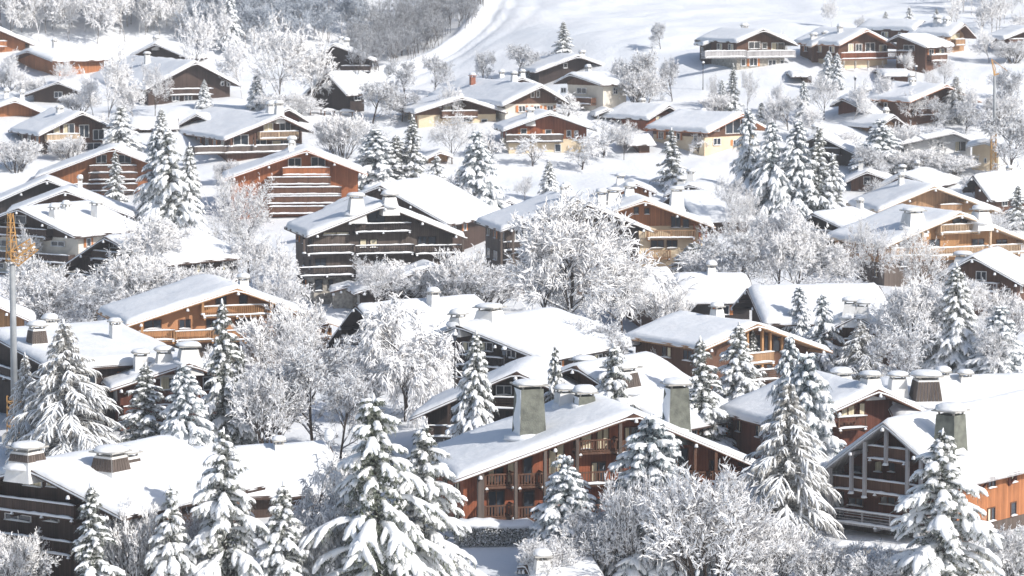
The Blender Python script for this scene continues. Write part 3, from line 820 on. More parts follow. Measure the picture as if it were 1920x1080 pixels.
H('10', 'orange chalet with snowy balconies behind the slim fir left of the tall fir group', (212, 275), (62, 331), (372, 336), -6, 374, L=13, wall='orange', auto=False,
  bal=[(168, 309, 256), (166, 323, 258), (138, 344, 258)], win=[(180, 290, 200, 306), (222, 290, 246, 306), (150, 347, 180, 362), (190, 347, 215, 362), (225, 347, 250, 362), (300, 345, 330, 360)], balmat='brown')
H('11', 'tall orange chalet with stacked snow-lined balconies at centre left', (575, 278), (417, 333), (690, 322), -6, 412, L=13, wall='deep_orange', fascia='orange', auto=False,
  bal=[(530, 313, 618, 'board', 'deep_orange'), (502, 331, 620, 'board', 'brown'), (500, 350, 640, 'board', 'brown'), (500, 367, 640, 'board', 'brown'), (505, 386, 612, 'board', 'brown')],
  win=[(540, 296, 565, 312), (583, 294, 610, 312), (538, 334, 562, 347), (583, 334, 612, 347), (510, 369, 560, 382), (575, 369, 625, 382)])
H('12', 'dark chalet half hidden at the left edge above the white plaster one', (88, 333), (-20, 380), (170, 366), -8, 405, L=9, wall='slate', auto=False)
H('13', 'brown gabled chalet behind the white plaster chalet at left', (122, 354), (8, 398), (252, 402), -5, 445, L=12, wall='brown')
H('14', 'white plaster chalet with dark upper storey and long balconies at left edge', (32, 387), (-70, 428), (140, 440), 33, 522, rx=172, wall='umber', low='plaster', split=444, auto=False,
  bal=[(-45, 421, 86, 'board', 'umber'), (-60, 465, 128, 'board', 'umber'), (-60, 505, 118, 'board', 'umber')], win=[(-10, 448, 15, 463), (55, 450, 76, 463), (96, 451, 122, 463), (58, 492, 76, 503), (-8, 492, 8, 503), (10, 402, 50, 420)],
  chim=[(102, 408, 384, .9, 'white'), (182, 408, 376, 1.1, 'post'), (124, 395, 379, .8, 'white')], near=True)
H('15', 'dark steep gabled chalet half behind a frosted tree at centre left', (195, 440), (103, 502), (292, 493), 42, 570, rx=372, wall='dark', auto=False, balmat='umber', bal=[(118, 510, 225), (170, 467, 225)], win=[(178, 494, 192, 508), (205, 448, 222, 466)])
H('16', 'wide honey-coloured chalet with two long slatted balconies and ochre stucco', (446, 534), (234, 603), (648, 606), -19, 688, L=15, wall='stucco_orange', fascia='honey', low='grey_wood', split=646, auto=False, near=True, frame='brown', T=.45, bsnow=.12,
  bal=[(380, 573, 508, 'slat', 'honey'), (260, 619, 328, 'slat', 'honey'), (329, 619, 402, 'slat', 'honey'), (403, 619, 622, 'slat', 'honey')],
  win=[(270, 600, 303, 616), (335, 599, 358, 616), (386, 599, 405, 616), (404, 553, 425, 572), (448, 553, 464, 571), (440, 598, 470, 616), (520, 598, 545, 616), (300, 655, 330, 675)], post=[(266, 600, 640, 'honey'), (380, 560, 590, 'honey'), (508, 562, 590, 'honey')])
H('17', 'orange corner of a chalet behind the crane mast at the left edge', (-32, 556), (-110, 592), (66, 600), -8, 650, L=9, wall='honey', auto=False)
H('18', 'white roof with three capped chimneys and dark gable beside the crane mast', (-30, 614), (-150, 662), (98, 684), 60, 775, rx=226, wall='dark', auto=False, T=.5,
  chim=[(70, 645, 604, 1.3, 'wood'), (94, 612, 594, 1.1, 'white'), (216, 634, 597, .9, 'post')], bal=[(-60, 665, 78)])
H('19', 'red-brown chalet with three domed chimneys among firs at lower left', (355, 676), (206, 724), (500, 728), -16, 812, L=13, wall='darkred', fascia='brown', near=True, auto=False, win=[(300, 706, 345, 730, 'half'), (380, 706, 420, 730)], bal=[(232, 760, 330)],
  chim=[(264, 694, 655, 1.2, 'post'), (308, 680, 650, 1.3, 'white'), (354, 674, 642, 1.6, 'white')])
H('20', 'dark brown chalet with wide twin chimney and stacked snowy balconies in the lower left corner', (50, 866), (-110, 905), (228, 958), 34, 1125, L=17, wall='umber', fascia='umber', T=.55, auto=False, near=True,
  bal=[(-90, 916, 138, 'board', 'umber'), (-90, 984, 132, 'slat', 'umber'), (-90, 1056, 126, 'slat', 'umber')], win=[(44, 890, 80, 914, 'curtain'), (88, 893, 122, 916, 'curtain'), (10, 960, 60, 980), (80, 960, 112, 980), (10, 1028, 60, 1050), (78, 1028, 110, 1050)],
  chim=[(208, 884, 838, 1.75, 'wood'), (238, 868, 840, 1.35, 'wood'), (30, 860, 830, 1.7, 'wood')])
SH('21', 'plain white snow roof behind the firs at lower left with small square chimney', (346, 838), (620, 832), 930, 975, yaw=74, wall='umber', T=.55, chim=[(523, 842, 823, .8, 'post')], auto=False)
H('22', 'dark timber chalet with white lattice balcony left of the lamp post', (665, 566), (609, 642), (738, 640), 55, 722, rx=898, wall='slate', near=True, auto=False, T=.4, bal=[(640, 626, 712, 'cross', 'silver'), (614, 680, 692, 'rails', 'slate')], win=[(650, 655, 680, 677), (660, 600, 690, 622)])
H('22b', 'low lean-to roof heaped with snow below the white lattice balcony', (742, 648), (680, 676), (800, 672), 12, 735, L=6, wall='dark', auto=False, T=.45)
H('23', 'black-brown chalet with broad white roof and large chimneys at the centre', (855, 603), (690, 674), (1022, 670), 34, 752, rx=1042, wall='dark', near=True, auto=False, fascia='slate', T=.42,
  bal=[(855, 662, 942, 'cross', 'slate'), (800, 700, 1000, 'board', 'umber')], win=[(868, 640, 890, 660, 'half'), (900, 640, 925, 660, 'half'), (950, 655, 968, 672)], chim=[(846, 606, 583, 1.2, 'white'), (918, 598, 570, 1.9, 'white')])
H('24', 'dark log chalet with snow-lined balcony rails behind the slender centre spruce', (967, 692), (768, 778), (1150, 770), 8, 862, L=12, wall='dark', fascia='umber', near=True, auto=False,
  bal=[(918, 742, 1010, 'rails', 'umber'), (802, 795, 900, 'board', 'umber')], win=[(930, 722, 960, 741), (815, 812, 850, 830), (870, 775, 905, 800)], post=[(842, 745, 800), (915, 700, 745)])
H('25', 'brown chalet behind the red one, its white right slope crossed by blue shadow', (1075, 678), (940, 735), (1262, 800), 40, 855, L=12, wall='brown', T=.45, auto=False, chim=[(1116, 735, 682, 2.1, 'wood'), (1086, 720, 668, 1.6, 'white')])
H('26', 'red-brown apartment chalet with tall grey chimneys and three tiers of balconies', (1192, 768), (852, 892), (1440, 872), -17, 1003, L=13.5, wall='red', fascia='brown', low='concrete', split=976, auto=False, near=True, ovf=2.3, ov=1.4, T=.42, frame='brown', bsnow=0,
  bal=[(1084, 823, 1164, 'slat', 'brown', 1.5), (1166, 823, 1240, 'slat', 'brown', 1.5), (908, 887, 966, 'slat', 'brown', 1.5), (970, 886, 1022, 'slat', 'brown', 1.5), (1024, 886, 1080, 'slat', 'brown', 1.5), (1084, 883, 1240, 'slat', 'brown', 1.5), (1308, 882, 1386, 'slat', 'brown', 1.5),
       (908, 946, 966, 'slat', 'brown', 1.5), (970, 948, 1022, 'slat', 'brown', 1.5), (1024, 948, 1240, 'slat', 'brown', 1.5), (1242, 882, 1306, 'slat', 'brown', 1.5)],
  win=[(914, 862, 944, 905, 'half'), (950, 858, 966, 905, 'curtain'), (914, 920, 946, 965, 'dark'), (1028, 828, 1058, 905, 'curtain'), (1088, 806, 1110, 842, 'curtain'), (1118, 798, 1142, 842, 'curtain'), (1170, 800, 1194, 842, 'half'), (980, 852, 998, 905), (980, 920, 1002, 965), (1108, 866, 1136, 905, 'half'), (1330, 862, 1350, 890), (1270, 840, 1290, 880), (905, 978, 945, 998), (958, 978, 985, 998), (1100, 935, 1130, 955, 'dark')],
  post=[(898, 866, 990, 'grey_wood', .2), (904, 866, 990, 'grey_wood', .2), (967, 855, 985, 'grey_wood', .2), (1022, 835, 990, 'grey_wood', .2), (1082, 815, 990, 'grey_wood', .2), (1163, 780, 990, 'grey_wood', .2), (1242, 795, 990, 'grey_wood', .2), (1303, 820, 960, 'brown', .2), (1342, 845, 960, 'brown', .2)],
  chim=[(992, 812, 713, 1.9, 'grey'), (1268, 800, 712, 1.6, 'grey'), (1060, 757, 722, 1.3, 'white'), (1096, 758, 728, 1.4, 'grey')])
H('27', 'steep timber-framed chalet with tall grey posts and huge white roof at lower right', (1656, 783), (1524, 884), (1788, 903), 40, 1016, L=24, sidewall='orange', wall='darkred', fascia='silver', low='grey_wood', split=990, auto=False, near=True, ovf=2.6, ov=1.3, T=.45, frame='brown',
  bal=[(1628, 832, 1700, 'board', 'brown', 2.0), (1562, 888, 1722, 'board', 'brown', 2.0), (1564, 950, 1722, 'rails', 'silver', 2.0)], win=[(1640, 860, 1655, 886, 'curtain'), (1666, 862, 1680, 886), (1600, 870, 1618, 888, 'dark'), (1590, 930, 1620, 950), (1650, 925, 1680, 948)],
  post=[(1557, 875, 1000, 'silver', .3), (1597, 840, 925, 'silver', .3), (1622, 820, 933, 'silver', .3), (1662, 792, 872, 'silver', .3), (1702, 830, 935, 'silver', .3), (1727, 855, 918, 'silver', .3), (1756, 870, 1000, 'silver', .3)],
  chim=[(1782, 838, 762, 1.7, 'grey'), ])
H('28', 'brown chalet with curtained balcony windows behind the steep timber-framed one', (1650, 722), (1478, 800), (1812, 796), -24, 890, L=14, wall='darkred', fascia='brown', auto=False, near=True, T=.45, frame='brown', ov=1.2,
  bal=[(1572, 780, 1626, 'cross', 'brown')], win=[(1576, 760, 1603, 780, 'curtain'), (1610, 755, 1622, 780, 'curtain'), (1700, 760, 1725, 785)], chim=[(1577, 715, 692, 1.4, 'white'), (1632, 716, 700, 1.3, 'white'), (1652, 800, 758, 1.6, 'white')], post=[(1548, 790, 820)])
SH('29', 'big flat white roof with a row of capped chimneys at the right edge', (1640, 704), (1985, 702), 788, 880, yaw=82, wall='brown', T=.5, auto=False,
   chim=[(1683, 745, 697, 1.3, 'white'), (1736, 752, 697, 1.9, 'wood'), (1768, 712, 690, 1.0, 'white'), (1810, 715, 694, 1.0, 'white'), (1897, 768, 757, 1.4, 'grey')])
H('31', 'timber chalet with upright orange posts and broad grey roof right of centre', (1423, 602), (1318, 648), (1562, 652), -36, 742, rx=1268, wall='brown', fascia='tan', auto=False, near=True, T=.35, frame='brown',
  bal=[(1397, 662, 1452, 'board', 'tan'), (1405, 694, 1460, 'rails', 'grey_wood')], win=[(1404, 628, 1426, 660), (1432, 628, 1440, 660), (1448, 630, 1462, 660), (1408, 672, 1428, 692), (1436, 672, 1448, 692)],
  post=[(1401, 622, 662, 'honey', 1.2), (1429, 618, 692, 'honey', 1.2), (1444, 618, 660, 'honey', 1.2), (1466, 625, 660, 'honey', 1.2)])
SH('33', 'long white snow roof behind the chalet with orange posts', (1400, 533), (1650, 533), 602, 660, yaw=82, wall='umber', auto=False, T=.5, chim=[(1408, 598, 578, .9, 'brick')])
H('32', 'brown gable with twin white flared chimneys right of the long snow roof', (1605, 583), (1542, 616), (1688, 632), 10, 695, L=9, wall='brown', auto=False, T=.5, bal=[(1562, 633, 1680)], chim=[(1592, 590, 558, 1.2, 'white'), (1615, 592, 563, 1.2, 'white')])
SH('34', 'dark glazed chalet under a straight snow roof, eave side forward', (1258, 510), (1404, 510), 562, 602, yaw=85, wall='slate', T=.5, auto=False, chim=[(1334, 514, 492, .9, 'white')])
SH('35', 'low brown annex left of the dark glazed chalet with its own snow roof', (1160, 500), (1258, 500), 574, 625, yaw=80, wall='brown', T=.45, auto=False)
# centre
H('37', 'chalet roof with snow-heaped twin chimneys behind the big dark chalet', (712, 342), (602, 388), (842, 415), 24, 470, rx=818, wall='umber', auto=False, T=.5, chim=[(690, 372, 350, 1.2, 'white')])
H('36', 'big grey-brown chalet with four dark carved balconies at the centre left', (722, 378), (574, 437), (876, 438), -15, 570, L=14, wall='grey_wood', fascia='grey_wood', low='stone', split=518, auto=False, near=True, T=.45, frame='slate',
  bal=[(666, 418, 771, 'cross', 'slate'), (576, 459, 664, 'cross', 'slate'), (667, 459, 776, 'cross', 'slate'), (779, 459, 868, 'cross', 'slate'), (562, 500, 664, 'cross', 'slate'), (667, 499, 768, 'slat', 'slate')],
  win=[(674, 448, 688, 464, 'curtain'), (693, 448, 708, 464, 'curtain'), (783, 443, 800, 459), (802, 443, 818, 459), (605, 435, 655, 440, 'curtain'), (690, 392, 722, 418), (590, 485, 612, 500), (700, 486, 730, 499), (590, 524, 605, 545), (615, 524, 625, 542)],
  chim=[(668, 396, 362, 1.5, 'white'), (765, 384, 360, 1.4, 'white')], post=[(570, 430, 475), (868, 440, 475)])
H('36b', 'lean-to roof sloping up to the right in front of the big dark chalet', (812, 494), (662, 545), (870, 520), -12, 590, L=6, wall='dark', auto=False, T=.35)
H('36c', 'small stone outhouse with snow cap below the big dark chalet', (655, 530), (620, 540), (690, 540), -6, 580, L=3.5, wall='stone', auto=False, T=.35, ov=.3, ovf=.4, cat='outhouse', name='outhouse')
H('38', 'grey chalet behind the largest frosted tree at the centre', (1085, 371), (938, 428), (1226, 428), -14, 556, L=14, wall='grey_wood', fascia='grey_wood', auto=False, near=True, bal=[(944, 452, 1060, 'slat', 'slate'), (1080, 452, 1200, 'slat', 'slate')], win=[(965, 430, 1000, 450), (1110, 425, 1150, 450)], post=[(962, 430, 500), (940, 430, 500)])
H('39', 'orange chalet with slanting red posts and slatted balconies right of the big frosted tree', (1210, 372), (1092, 412), (1342, 421), -6, 508, L=13, wall='orange', fascia='tan', low='cream', split=412, auto=False, near=True, frame='brown', bsnow=0,
  bal=[(1214, 430, 1304, 'slat', 'tan'), (1214, 468, 1258, 'slat', 'tan')], win=[(1188, 388, 1198, 402), (1208, 390, 1218, 402), (1258, 405, 1276, 427), (1280, 410, 1292, 427), (1250, 450, 1270, 465), (1220, 450, 1245, 465)],
  post=[(1302, 420, 470, 'red', 1.2), (1312, 420, 465, 'red', 1.2), (1324, 420, 460, 'red', 1.2)], chim=[(1150, 384, 352, 1.4, 'white'), (1245, 378, 350, 1.4, 'white'), (1128, 392, 356, 1.1, 'post'), (1180, 366, 345, 1.1, 'white')])
H('40', 'small orange gable peeping above the chalet with slanting posts', (1192, 339), (1150, 360), (1232, 356), -4, 392, L=8, wall='orange', auto=False, T=.45)
H('41', 'dark low gable beside the tall fir above the orange slanted-post chalet', (1291, 341), (1243, 361), (1402, 373), 15, 405, L=10, wall='dark', auto=False, T=.5)
SH('42', 'white roof slope behind the frosted thicket right of centre', (1262, 357), (1372, 362), 412, 440, yaw=70, wall='umber', auto=False, T=.5, chim=[(1283, 372, 359, .9, 'post')])
H('80', 'tiny brown gable between the round fir and the grey chalet', (956, 372), (930, 384), (984, 386), 0, 402, L=6, wall='brown', auto=False, T=.4)
# upper centre
H('73', 'dark brown chalet partly behind the big frosted tree at the wood edge', (624, 80), (586, 104), (703, 110), 4, 146, L=8, wall='dark', bal=[(640, 122, 694)], auto=False)
H('72', 'dark plank barn with thick snow roof beside the big frosted tree', (612, 132), (562, 178), (650, 172), 40, 206, rx=662, wall='dark', auto=False, T=.55)
H('43', 'dark brown low gabled chalet below the lone fir on the piste', (1085, 101), (1003, 131), (1174, 133), -14, 140, L=12, wall='dark', T=.4, auto=False, win=[(1056, 118, 1064, 128)])
H('44', 'chalet with red-brown gable over white plaster walls and side balcony', (1068, 134), (1038, 150), (1126, 154), 42, 206, L=9, wall='brown', low='plaster', split=160, auto=False, win=[(1082, 164, 1100, 176), (1052, 164, 1062, 175)], bal=[(1045, 180, 1108)], T=.45)
H('46', 'brown low gable right behind the white-walled chalet pair', (980, 143), (936, 160), (1022, 160), -18, 190, L=10, wall='brown', auto=False)
H('45', 'brown and white chalet with shuttered windows behind the frosted orchard', (1016, 157), (942, 193), (1068, 188), -22, 232, rx=870, wall='brown', low='plaster', split=190, auto=False, T=.42,
  win=[(995, 170, 1002, 183, 'dark'), (1005, 170, 1012, 183), (972, 198, 985, 210, 'shut'), (1000, 198, 1012, 208, 'shut'), (1025, 198, 1037, 208, 'shut')], chim=[(886, 160, 138, .8, 'brick'), (964, 150, 134, .8, 'white')])
H('47', 'low brown chalet with cream base and one snowy balcony at upper centre', (867, 179), (776, 207), (952, 206), -16, 240, L=13, wall='brown', low='cream', split=216, auto=False, bal=[(829, 207, 896, 'board', 'brown')], win=[(832, 198, 845, 206, 'curtain'), (902, 223, 914, 233), (862, 220, 885, 228, 'dark')], T=.42)
H('48', 'reddish log chalet with yellow pillars and long snowy balcony above the field', (1032, 208), (942, 240), (1120, 239), -9, 292, L=11, wall='red', fascia='slate', low='cream', split=262, auto=False,
  bal=[(949, 252, 1056, 'board', 'grey_wood')], win=[(976, 241, 988, 252, 'shut'), (1022, 243, 1034, 252, 'shut'), (1062, 244, 1071, 257, 'shut'), (1076, 245, 1084, 257), (970, 272, 980, 285), (1040, 270, 1052, 285)], chim=[(994, 219, 203, 1.0, 'white')], T=.42)
H('49', 'small red-brown chalet with side-facing white roof at upper centre right', (1256, 194), (1216, 219), (1282, 212), -38, 246, L=12, wall='red', T=.42)
H('86', 'small twin gable roof left of the small red-brown chalet', (1139, 201), (1116, 212), (1162, 211), -10, 226, L=5, wall='brown', auto=False, T=.4)
SH('50', 'little slatted wooden barn standing alone at the field edge', (1166, 249), (1220, 249), 267, 288, yaw=78, wall='brown', T=.4, cat='barn', name='barn', auto=False)
H('51', 'tan chalet with bright orange bargeboard and stone base beside the tall dark firs', (1394, 209), (1328, 243), (1444, 238), -40, 282, rx=1272, wall='brown', fascia='orange', low='cream', split=256, auto=False, win=[(1360, 218, 1388, 250, 'dark'), (1337, 240, 1348, 246), (1337, 259, 1351, 272), (1374, 262, 1384, 272, 'shut')], T=.42, chim=[(1318, 218, 206, .8, 'brick')])
H('74', 'tiny wooden hut with stone corner among firs at the field edge', (826, 281), (798, 294), (850, 290), -10, 311, L=5, wall='tan', T=.35, auto=False, cat='hut', name='hut')
# upper right
H('56', 'brown chalet with long white balcony, leftmost of the hillside row at top right', (1433, 52), (1382, 75), (1497, 80), -28, 129, L=14, wall='brown', low='stone', split=106, auto=False, T=.35,
  bal=[(1322, 95, 1400, 'board', 'silver'), (1401, 95, 1492, 'board', 'silver')], win=[(1403, 78, 1425, 92), (1428, 80, 1438, 92), (1446, 80, 1470, 94, 'half'), (1389, 110, 1398, 124), (1405, 108, 1420, 124, 'shut'), (1440, 112, 1455, 124), (1462, 112, 1470, 124)], chim=[(1396, 56, 45, .9, 'stone')])
H('56b', 'small cross gable on the left of the chalet with the long white balcony', (1351, 67), (1318, 80), (1382, 80), -10, 122, L=7, wall='umber', auto=False, T=.35)
H('57', 'richly timbered chalet with glowing gable and red balcony at top right', (1627, 52), (1574, 80), (1690, 86), -28, 133, L=15, wall='brown', fascia='orange', low='cream', split=112, auto=False, T=.38,
  bal=[(1578, 98, 1686, 'slat', 'red')], win=[(1590, 82, 1600, 97, 'curtain'), (1604, 82, 1616, 97), (1622, 80, 1640, 97), (1648, 84, 1662, 98, 'half')], post=[(1582, 114, 130, 'stone'), (1604, 114, 130, 'stone'), (1628, 114, 130, 'stone'), (1655, 114, 130, 'stone')])
H('57b', 'small cross gable left of the richly timbered chalet at top right', (1546, 69), (1522, 82), (1572, 84), -10, 122, L=7, wall='brown', fascia='tan', auto=False, T=.35)
H('58', 'dark-fronted chalet with lit side balconies right of the richly timbered one', (1684, 62), (1662, 73), (1736, 84), 38, 134, L=10, wall='brown', T=.4, sbal=True)
H('59', 'small brown gable with long snow roof above the hillside row', (1736, 36), (1714, 52), (1758, 64), -42, 84, L=14, wall='brown', auto=False, T=.4)
H('60', 'upright wooden chalet with balcony beneath the top right wood', (1810, 41), (1783, 63), (1832, 66), -40, 103, L=11, wall='tan', T=.4)
H('61', 'brown gable cut by the right frame edge near the top', (1938, 47), (1882, 69), (1990, 70), -20, 96, L=8, wall='brown', T=.4, bal=[(1892, 72, 1990)], auto=False)
SH('62', 'snow-capped garage recess on the slope below the leftmost hillside chalet', (1476, 132), (1512, 132), 139, 156, yaw=86, slope=6, wall='umber', auto=False, T=.35, cat='garage', name='garage')
SH('62b', 'snow-capped stone garage below the richly timbered chalet', (1642, 128), (1702, 128), 138, 156, yaw=86, slope=6, wall='brown', auto=False, T=.35, cat='garage', name='garage')
H('55', 'brown chalet with orange bargeboards behind a frosted tree at right', (1777, 156), (1706, 186), (1842, 186), -32, 234, L=14, wall='brown', fascia='orange', auto=False, T=.35, bal=[(1720, 203, 1762), (1806, 205, 1824)], win=[(1722, 188, 1735, 202), (1745, 188, 1757, 202, 'half'), (1808, 185, 1818, 202)])
H('53', 'brown gable behind the dark chalet below the two garages', (1618, 172), (1588, 187), (1656, 194), -8, 205, L=7, wall='brown', auto=False, T=.35)
H('54', 'dark red-edged gable among frosted trees below the slope', (1578, 181), (1556, 194), (1640, 212), 28, 228, L=9, wall='darkred', auto=False, T=.35)
H('52', 'low chalet with tan gable half hidden by the frosted fir at right', (1678, 213), (1648, 234), (1724, 247), -36, 254, L=13, wall='tan', fascia='umber', auto=False, T=.4)
H('64', 'dark blue-black gable with snow slope right of the tall dark firs', (1534, 249), (1498, 264), (1604, 284), 22, 312, L=12, wall='slate', auto=False, T=.4, bal=[(1540, 276, 1574)])
H('63', 'white plaster villa with blue window at right behind frosted shrubs', (1790, 243), (1690, 264), (1846, 268), -18, 306, L=12, wall='white_paint', fascia='silver', auto=False, T=.4, win=[(1756, 265, 1768, 284), (1790, 265, 1811, 284, 'half'), (1688, 278, 1696, 288)], cat='villa', name='villa')
H('63b', 'pale stone building with narrow windows at the foot of the right crane', (1846, 262), (1812, 270), (1882, 276), 10, 325, L=8, wall='cream', fascia='silver', auto=False, T=.4, win=[(1829, 296, 1835, 309), (1845, 296, 1850, 306)], cat='house', name='house')
H('65', 'brown gable with arched window right of the dark fir group', (1626, 317), (1583, 337), (1676, 336), 6, 366, L=9, wall='brown', auto=False, T=.4, win=[(1619, 331, 1632, 346)])
H('66', 'red-brown chalet under a heap of snow below the villa', (1693, 320), (1634, 351), (1752, 343), 26, 374, L=13, wall='darkred', auto=False, T=.6, win=[(1690, 335, 1705, 347)])
H('68', 'steep brown gable with long snow roof at the right edge', (1823, 324), (1802, 352), (1858, 371), 52, 400, L=14, wall='brown', fascia='slate', auto=False, T=.45)
H('67', 'pale blond chalet with wide grey roof above the ochre balcony chalet', (1754, 345), (1646, 390), (1884, 394), -14, 438, L=13, wall='tan', fascia='blond', low='cream', split=372, auto=False, T=.38, bal=[(1764, 382, 1804, 'board', 'tan')])
H('69', 'slate-dark chalet with white-trimmed balconies behind the frosted shrubs at right', (1521, 394), (1503, 410), (1594, 429), 40, 494, L=12, wall='slate', auto=False, T=.45, bal=[(1508, 428, 1560, 'board', 'silver'), (1506, 465, 1567, 'board', 'silver')])
H('70', 'blond timber chalet with long pale balcony and flared white chimney at right', (1803, 395), (1660, 456), (1948, 452), -26, 530, L=15, wall='honey', fascia='blond', low='grey_wood', split=490, auto=False, near=True, T=.36, frame='brown', bsnow=.12,
  bal=[(1764, 420, 1838, 'slat', 'blond'), (1672, 464, 1738, 'slat', 'blond'), (1740, 464, 1945, 'slat', 'blond')], win=[(1686, 450, 1708, 463), (1742, 449, 1762, 463), (1822, 448, 1845, 463), (1868, 449, 1888, 463), (1786, 408, 1818, 420), (1686, 488, 1702, 500)],
  post=[(1730, 435, 463, 'blond'), (1857, 432, 463, 'blond')], chim=[(1712, 422, 390, 1.9, 'white'), (1846, 412, 388, 1.6, 'white')])
H('71', 'brown plank chalet with white-railed balcony at the right edge', (1823, 475), (1748, 519), (1918, 528), 22, 596, L=13, wall='brown', fascia='slate', auto=False, near=True, T=.45, bal=[(1811, 527, 1870, 'cross', 'silver')], win=[(1830, 508, 1850, 526), (1880, 540, 1895, 556)], chim=[(1786, 506, 472, 1.6, 'white')])
# bottom
SH('75', 'low garage roof with square snow-capped chimney at the bottom centre', (985, 1049), (1120, 1049), 1085, 1130, yaw=80, slope=12, wall='brown', auto=False, T=.45, chim=[(970, 1072, 1034, 1.0, 'white')], cat='garage', name='garage')
SH('76', 'long lean-to roof buried in snow behind the left firs at the top', (240, 218), (335, 218), 236, 248, yaw=84, wall='umber', auto=False, T=.5)
# right eave wall of the big timber-framed chalet : shutters and trusses
hh = HOUSES['27']
_wall = [c for c in hh.children if c.name.startswith('side_wall')][0]
_x = max(v.co.x for v in _wall.data.vertices); _zt = max(v.co.z for v in _wall.data.vertices); _y = [v.co.y for v in _wall.data.vertices]
for k in range(4):
    yy = min(_y)+3.2+k*4.6
    for s_ in (-1, 1):
        MB().tube([(_x+.05, yy, _zt-1.9), (_x+.75, yy+s_*1.1, _zt-.35)], [.11, .11], 4).build('brace', 'darkred', hh)

T_ = tree
# ------------------------------------------------------------------ foreground conifers
T_('A', 712, 738, 1165, 262, 'largest snow-laden spruce at the bottom centre left, dark green showing through')
T_('A2', 790, 790, 1140, 190, 'broad green-flecked spruce leaning against the right side of the largest spruce')
T_('A2', 425, 800, 1172, 175, 'tall spruce with long snow fingers in front of the twin-chimney roof')
T_('B2', 176, 903, 1180, 130, 'pointed spruce covering the corner of the stacked snowy balconies')
T_('B', 318, 905, 1182, 110, 'slim spruce between the pointed corner spruce and the tall finger spruce')
T_('B2', 525, 900, 1170, 135, 'heavily loaded spruce just left of the largest spruce')
T_('D', 1062, 850, 1068, 150, 'round blue-shaded spruce in front of the red-brown apartment chalet')
T_('D', 1222, 775, 1085, 215, 'wide blue-shaded spruce hiding the right end of the apartment chalet')
T_('E', 1470, 622, 930, 95, 'tall thin spruce top rising behind the lacy frosted one')
T_('D', 1520, 658, 975, 175, 'thick snow-padded spruce right of the lacy frosted one')
T_('C', 1467, 705, 1030, 205, 'lacy frosted spruce with brown showing, between the two big lower right chalets')
T_('A2', 1768, 800, 1150, 215, 'big foreground spruce with cushion-like snow before the orange shuttered wall')
T_('B', 888, 616, 888, 105, 'perfectly conical spruce with snow fingers in front of the dark log chalet')
T_('B2', 1152, 642, 905, 118, 'spruce standing behind the tall grey chimney of the apartment chalet')
T_('B', 1322, 628, 868, 118, 'slender drooping spruce right of the second grey chimney')
T_('B2', 1380, 602, 790, 108, 'spruce against the orange-posted timber chalet')
T_('B2', 1410, 616, 735, 50, 'small spruce tip covering the orange-posted gable')
T_('E', 1502, 533, 662, 58, 'shaded fir at the left of the pair before the long snow roof')
T_('E', 1543, 548, 690, 78, 'shaded fir at the right of the pair before the long snow roof')
T_('B2', 420, 558, 838, 110, 'tall snowy spruce in front of the honey-coloured chalet')
T_('B', 452, 648, 838, 85, 'snowy spruce pressed against the right of the tall one before the honey chalet')
T_('D', 352, 680, 862, 105, 'dark blue-shaded fir beside the red-brown chalet')
T_('B', 270, 678, 850, 110, 'snow-tiered fir in front of the left half of the red-brown chalet')
T_('C', 132, 596, 870, 200, 'huge pale frosted larch-like conifer right of the crane mast')
T_('C', 52, 658, 850, 85, 'narrow pale conifer directly beside the crane mast')
T_('B2', 1043, 640, 900, 66, 'small conifer in front of the centre white roof')
T_('B', 1795, 490, 712, 112, 'tall loose fir before the brown plank chalet at right')
T_('C', 1745, 560, 705, 90, 'frosted fir left of the tall loose fir at right')
T_('D', 1874, 572, 730, 120, 'bushy snow-buried fir at the right edge above the flat white roof')
T_('B2', 1905, 690, 790, 80, 'shaded fir cut by the right frame edge beside the flat white roof')
T_('B', 1905, 985, 1110, 60, 'young fir in the bottom right corner')
# middle
T_('E', 290, 248, 438, 75, 'left fir of the tall dark group behind the white plaster chalet')
T_('B2', 322, 238, 440, 95, 'tallest fir of the dark group at left')
T_('B', 352, 265, 436, 65, 'right fir of the dark group at left with light needles')
T_('B', 228, 196, 290, 68, 'fir between the blue-windowed tan chalet and the slim fir')
T_('B2', 215, 280, 380, 42, 'slim fir in front of the orange chalet with snowy balconies')
T_('B', 97, 315, 368, 60, 'short snow-covered fir above the brown gabled chalet at left')
T_('B', 303, 202, 285, 46, 'fir tip rising behind the tall dark group')
T_('D', 705, 240, 352, 105, 'bluish fir at the left of the clump above the big dark chalet')
T_('B2', 742, 250, 352, 80, 'fir in the middle of the clump above the big dark chalet')
T_('B', 773, 213, 352, 66, 'tallest pointed fir at the right of the clump above the big dark chalet')
T_('D', 893, 243, 404, 95, 'broad round-topped snowy fir left of the grey chalet')
T_('B', 817, 290, 380, 54, 'small fir between the clump and the broad round-topped fir')
T_('B', 652, 318, 375, 44, 'little fir at the right corner of the tall orange chalet')
T_('B', 1030, 298, 380, 44, 'slim fir in the open field above the largest frosted tree')
T_('B2', 1260, 238, 352, 62, 'lone fir at the right of the field above the slanted-post chalet')
T_('E', 1405, 200, 392, 72, 'leftmost fir of the tall dark row right of the field')
T_('E', 1447, 222, 402, 84, 'second fir from the left in the tall dark row, blue in shade')
T_('E', 1492, 222, 402, 92, 'middle fir of the tall dark row with most snow pads')
T_('B2', 1532, 235, 400, 72, 'right fir of the tall dark row')
T_('B', 1563, 285, 400, 52, 'small low fir at the right end of the tall dark row')
T_('D', 1648, 222, 325, 100, 'wide padded fir above the arched window gable')
T_('B', 1374, 118, 208, 32, 'slim fir on the snowy slope below the long white balcony')
